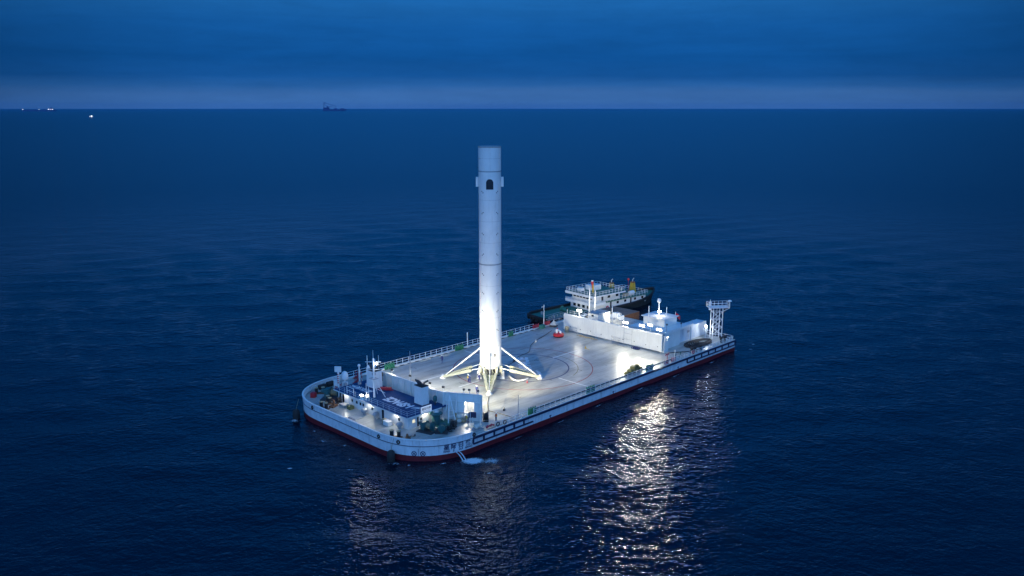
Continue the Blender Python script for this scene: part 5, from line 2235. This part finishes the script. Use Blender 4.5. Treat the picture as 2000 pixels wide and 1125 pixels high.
m_ = MB()
loft(m_, [tug_ring(-1.2, .8), tug_ring(0, .93), tug_ring(1.35, 1, 1.)])
TB(m_).build('hull', 'tug_hull', tug)
m_ = MB()
r1 = tug_ring(1.30, .985, 1.)
m_.add(r1, [tuple(range(len(r1)))])
dd = TB(m_).build('main_deck', 'deck_green', tug)
m_ = MB()
ra_, rb_ = tug_ring(1.3, 1.0, 1.), tug_ring(2.0, 1.02, 1.15)
n = len(ra_)
fs = [(i, n + i, n + (i + 1) % n, (i + 1) % n) for i in range(n)]
m_.add(ra_ + rb_, fs)
bw_ = TB(m_).build('bulwark', 'tug_hull', tug)
sol = bw_.modifiers.new('thick', 'SOLIDIFY')
sol.thickness = .12
m_ = MB()
for k in range(len(ra_)):
    p, q = Vector(tug_ring(1.75, 1.03, 1.1)[k]), Vector(tug_ring(1.75, 1.03, 1.1)[(k + 1) % n])
    m_.tube(p, q, .3, .3, 8)
TB(m_).build('rubber_belt', 'black_rubber', tug)
for (x, y) in [(-21.9, -1.8), (-21.9, 0), (-21.9, 1.8), (-20.8, -4.2), (-18, -5.25), (-14, -5.35), (-20.9, 4.3), (-17, 5.3), (-12, 5.4)]:
    m_ = MB()
    nrm = (-1, 0, 0) if abs(y) < 3 else (0, 1, 0)
    m_.torus((x - .2 if abs(y) < 3 else x, y, 1.0), .5, .22, nrm, 16, 8)
    TB(m_).build('tyre', 'black_rubber', tug)


def tug_part(name, boxes, matn, parent=None):
    m_ = MB()
    for b in boxes:
        m_.box(*b)
    return TB(m_).build(name, matn, parent or tug)


t1 = tug_part('lower_house', [(-6, -4.2, 1.3, 15, 4.2, 3.35)], 'white_paint')
tug_part('lower_roof', [(-6.4, -4.9, 3.35, 15.5, 4.9, 3.5)], 'deck_green')
tug_part('wing_band', [(-7.0, -5.3, 3.0, -2.2, 5.3, 3.75)], 'white_paint')
t2 = tug_part('bridge', [(-5.6, -4.0, 3.5, 4.6, 4.0, 5.55)], 'white_paint')
tug_part('bridge_roof', [(-6.9, -5.2, 5.55, 5.4, 5.2, 5.7)], 'deck_green')
tug_part('roof_band', [(-7.0, -5.3, 5.2, -6.9, 5.3, 5.85), (-7.0, -5.4, 5.4, 5.4, -5.3, 5.75), (-7.0, 5.3, 5.4, 5.4, 5.4, 5.75)], 'white_paint')
for x in (-.2, 3.0):
    tug_part('window', [(x, -4.06, 4.3, x + 1.0, -3.98, 5.0)], 'glass', t2)
for y in (-3.4, -2.2, -1.0, .2, 1.4, 2.6):
    tug_part('window', [(-5.66, y, 4.4, -5.58, y + .9, 5.1)], 'glass', t2)
tug_part('door', [(-2.6, -4.06, 3.55, -1.9, -3.98, 5.2)], 'dark_steel', t2)
for x in (3.2, 6.2, 10.2, 13.2):
    tug_part('window', [(x, -4.26, 2.3, x + .8, -4.18, 2.95)], 'glass', t1)
for x in (.6, 8.6):
    tug_part('door', [(x, -4.26, 1.35, x + .55, -4.18, 3.1)], 'dark_steel', t1)
for y in (-3, -1.2, .6, 2.2):
    tug_part('window', [(-6.06, y, 1.9, -5.98, y + .9, 2.8)], 'glass', t1)


def tug_rail(path, z, hh=1.0, step=1.1, nm='railing'):
    m_ = MB()
    for a, b in zip(path, path[1:]):
        a, b = Vector((*a, z)), Vector((*b, z))
        n_ = max(1, int((b - a).length / step))
        for k in range(n_ + 1):
            q = a.lerp(b, k / n_)
            m_.tube(q, q + Vector((0, 0, hh)), .045, .045, 5)
        for zz in (.5 * hh, hh):
            m_.tube(a + Vector((0, 0, zz)), b + Vector((0, 0, zz)), .04, .04, 5)
    TB(m_).build(nm, 'white_paint', tug)


tug_rail([(-6.8, 5.1), (-6.8, -5.1), (5.2, -5.1), (5.2, 5.1), (-6.8, 5.1)], 5.75)
tug_rail([(-2.2, -4.8), (15.2, -4.8), (15.2, 4.8), (-2, 4.8)], 3.5)
tug_rail([(-6.9, 5.2), (-6.9, -5.2), (-2.4, -5.2)], 3.7, .5)
# yellow mast with red top on the bridge roof
m_ = MB()
m_.tube((-3.4, -1.6, 5.7), (-3.4, -1.6, 8.4), .28, .22, 10)
ymast = TB(m_).build('mast', 'yellow_paint', tug)
m_ = MB()
m_.tube((-3.6, -1.5, 8.0), (-3.6, -1.5, 8.9), .34, .34, 10)
m_.tube((-3.6, -1.5, 7.1), (-3.6, -1.5, 7.9), .16, .16, 8)
TB(m_).build('mast_top', 'red_paint', ymast)
m_ = MB()
m_.tube((-3.6, -1.5, 8.9), (-3.6, -1.5, 9.2), .3, .25, 10)
TB(m_).build('mast_lamp', 'white_paint', ymast)
tug_part('roof_locker', [(-1.4, .6, 5.7, 2.0, 3.2, 7.0)], 'white_paint')
tug_part('searchlight', [(-5.6, .6, 6.1, -4.4, 2.2, 6.9), (-5.2, 1.2, 5.7, -4.9, 1.6, 6.1)], 'white_paint')
for x, y in ((7.2, 1.6), (12.6, -1.4)):
    m_ = MB()
    m_.obox((x, y, 3.5), (1.5, 1.5, 2.9), 0, .62)
    fn = TB(m_).build('funnel', 'yellow_paint', tug)
    m_ = MB()
    m_.obox((x, y, 6.4), (.95, .95, .35), 0, .9)
    TB(m_).build('funnel_top', 'rust', fn)
    m_ = MB()
    m_.wire([(x, y, 6.6), (x, y, 7.3), (x + .5, y, 7.6)], .12, 8)
    TB(m_).build('exhaust_pipe', 'grey_steel', fn)
m_ = MB()
m_.ball((11.9, -.4, 7.3), .35)
m_.tube((11.9, -.4, 3.5), (11.9, -.4, 7.2), .05, .05, 6)
TB(m_).build('red_ball', 'red_paint', tug)
m_ = MB()
m_.lathe((10.2, -3.2, 4.2), [(.5, -.9), (.55, -.7), (.55, .7), (.5, .9)], 14, 'X')
m_.box(9.6, -3.6, 3.5, 9.8, -2.8, 3.8)
m_.box(10.6, -3.6, 3.5, 10.8, -2.8, 3.8)
TB(m_).build('life_raft', 'white_paint', tug)
tug_part('deck_locker', [(7.5, -3.4, 3.5, 8.9, -2.4, 4.3)], 'tan')
m_ = MB()
m_.lathe((-12, 0, 2.1), [(.9, -1.3), (.9, -1.2), (.5, -1.15), (.5, 1.15), (.9, 1.2), (.9, 1.3)], 16, 'Y')
m_.box(-13, -1.6, 1.3, -11, 1.6, 1.6)
TB(m_).build('towing_winch', 'deck_green', tug)
tug_part('mooring_bitts', [(-18.5, -2.5, 1.3, -18.1, -2.1, 2.2), (-18.5, 2.1, 1.3, -18.1, 2.5, 2.2), (17.5, -.9, 2.0, 17.9, -.5, 2.9), (17.5, .5, 2.0, 17.9, .9, 2.9)], 'grey_steel')
m_ = MB()
m_.torus((-1.5, -5.25, 2.1), .36, .12, (0, 1, 0), 14, 6)
TB(m_).build('life_ring', 'red_paint', tug)
gw = root('gangway', 'grey trussed gangway between the far rail and the tug stern', 'gangway', (44, 20.5, .6))
m_ = MB()
for a, b in (((39.5, 20.6, 1.9), (49, 23.5, .9)), ((39.8, 21.8, 1.9), (49, 24.6, .9)), ((39.5, 20.6, .9), (49, 23.5, .0)), ((39.8, 21.8, .9), (49, 24.6, 0))):
    m_.tube(a, b, .07, .07, 6)
for k in range(7):
    p = Vector((39.5, 20.6, .9)).lerp(Vector((49, 23.5, 0)), k / 6)
    m_.tube(p, p + Vector((0, 0, 1)), .05, .05, 6)
    m_.tube(p, p + Vector((.25, 1.15, 0)), .05, .05, 6)
m_.build('truss', 'grey_steel', gw)


pn = root('work_pontoon', 'low brown work pontoon floating between the barge end and the tug', 'pontoon', (62.9, 17.6, -2.5))
m_ = MB()
m_.box(58.9, 13.5, -3.2, 67.0, 21.9, -.35)
m_.build('pontoon_hull', 'rust', pn)
m_ = MB()
m_.box(58.9, 13.5, -.34, 67.0, 21.9, -.28)
mat('pontoon_deck', (.17, .13, .11), .8, vary=.25)
m_.build('pontoon_deck', 'pontoon_deck', pn)

# ---------------------------------------------------------------- far vessels
def far_frame(R_, F_):
    a = R(44.4)
    return (cam.location.x + R_ * math.sin(a) + F_ * math.cos(a), cam.location.y - R_ * math.cos(a) + F_ * math.sin(a))


FA = R(44.4 - 90)
D2 = 20000
k = D2 / 1687.
def fplace(px, D):
    return far_frame((px - 1000) / 1687. * D, D)


x, y = fplace(653, D2)
cs = root('crane_ship', 'hazy blue crane ship on the horizon with a tall slanting boom', 'ship', (x, y, SEA_Z), FA)
S = D2 / 1687.


def FB(mb, rt):
    Mx = WM[rt.name]
    mb.v = [tuple(Mx @ (Vector(p) * S)) for p in mb.v]
    return mb


m_ = MB()
m_.box(-22, -3, 0, 20, 3, 2.8)
m_.box(20, -2, 1.0, 24, 2, 3.2)
FB(m_, cs).build('hull', 'far_ship', cs)
m_ = MB()
m_.box(-21, -2.5, 2.8, -10, 2.5, 6.5)
m_.box(-14, -2, 6.5, -12, 2, 9)
m_.box(0, -2, 2.8, 5, 2, 5)
m_.box(12, -2, 2.8, 19, 2, 5)
FB(m_, cs).build('superstructure', 'far_ship', cs)
m_ = MB()
m_.tube((-20.5, 0, 5), (-19.8, 0, 17.2), .55, .5, 6)
m_.tube((-19.8, 0, 16.2), (1.6, 0, 9.3), .35, .3, 6)
m_.tube((-19.8, 0, 15.0), (-13, 0, 6), .3, .3, 6)
m_.tube((2, 0, 3), (2, 0, 9.8), .35, .3, 6)
m_.tube((-13, 0, 7.8), (-3, 0, 7.8), .3, .3, 6)
FB(m_, cs).build('crane_boom', 'far_ship', cs)
x, y = fplace(76, 18000)
S = 18000 / 1687.
cg = root('cargo_ship', 'long dark cargo ship on the horizon with a few lights at its stern', 'ship', (x, y, SEA_Z), FA)
m_ = MB()
m_.box(-31, -3, 0, 32, 3, 2.3)
FB(m_, cg).build('hull', 'far_ship', cg)
m_ = MB()
for q in (-31, -20, -10, 10):
    m_.box(q, -.4, 2.3, q + 1, .4, 4.4)
m_.box(19, -2.2, 2.3, 27, 2.2, 4.6)
m_.box(23, -1, 4.6, 25, 1, 7.5)
FB(m_, cg).build('superstructure', 'far_ship', cg)
m_ = MB()
for q, s_ in ((-30, .45), (1.5, .45), (20, .75), (27.5, .65), (24, .4)):
    m_.box(q - s_, -3.3, 3.0, q + s_, -2.9, 3.0 + s_ * 1.6)
FB(m_, cg).build('ship_light', 'lamp_soft', cg)
x, y = fplace(177, 5600)
S = 5600 / 1687.
fb = root('fishing_boat', 'tiny white lit boat on the sea below the horizon', 'boat', (x, y, SEA_Z), FA)
m_ = MB()
m_.add([(-2.5, -.7, .1), (2.6, -.7, .1), (3.6, 0, .1), (2.6, .7, .1), (-2.5, .7, .1), (-2.6, -.9, 1.2), (2.9, -.9, 1.2), (4.2, 0, 1.5), (2.9, .9, 1.2), (-2.6, .9, 1.2)],
       [(4, 3, 2, 1, 0), (5, 6, 7, 8, 9), (0, 1, 6, 5), (1, 2, 7, 6), (2, 3, 8, 7), (3, 4, 9, 8), (4, 0, 5, 9)])
FB(m_, fb).build('hull', 'white_paint', fb)
m_ = MB()
m_.box(-.8, -.6, 1.2, 1.2, .6, 2.6)
m_.box(-3.9, -.3, .8, -3.2, .3, 1.3)
FB(m_, fb).build('wheelhouse', 'lamp_soft', fb)

# ---------------------------------------------------------------- haze over the sea
hz = MB()
hz.box(-60000, -60000, -9, 60000, 60000, 330)
hzm = bpy.data.materials.new('sea_haze')
hzm.use_nodes = True
hn_ = hzm.node_tree.nodes
hn_.remove(hn_['Principled BSDF'])
pv = hn_.new('ShaderNodeVolumePrincipled')
pv.inputs['Color'].default_value = (.12, .5, 1, 1)
pv.inputs['Density'].default_value = .000007
hzm.node_tree.links.new(pv.outputs[0], hn_['Material Output'].inputs['Volume'])
M['haze'] = hzm
one('haze', hz, 'haze', None, None, kind='stuff')
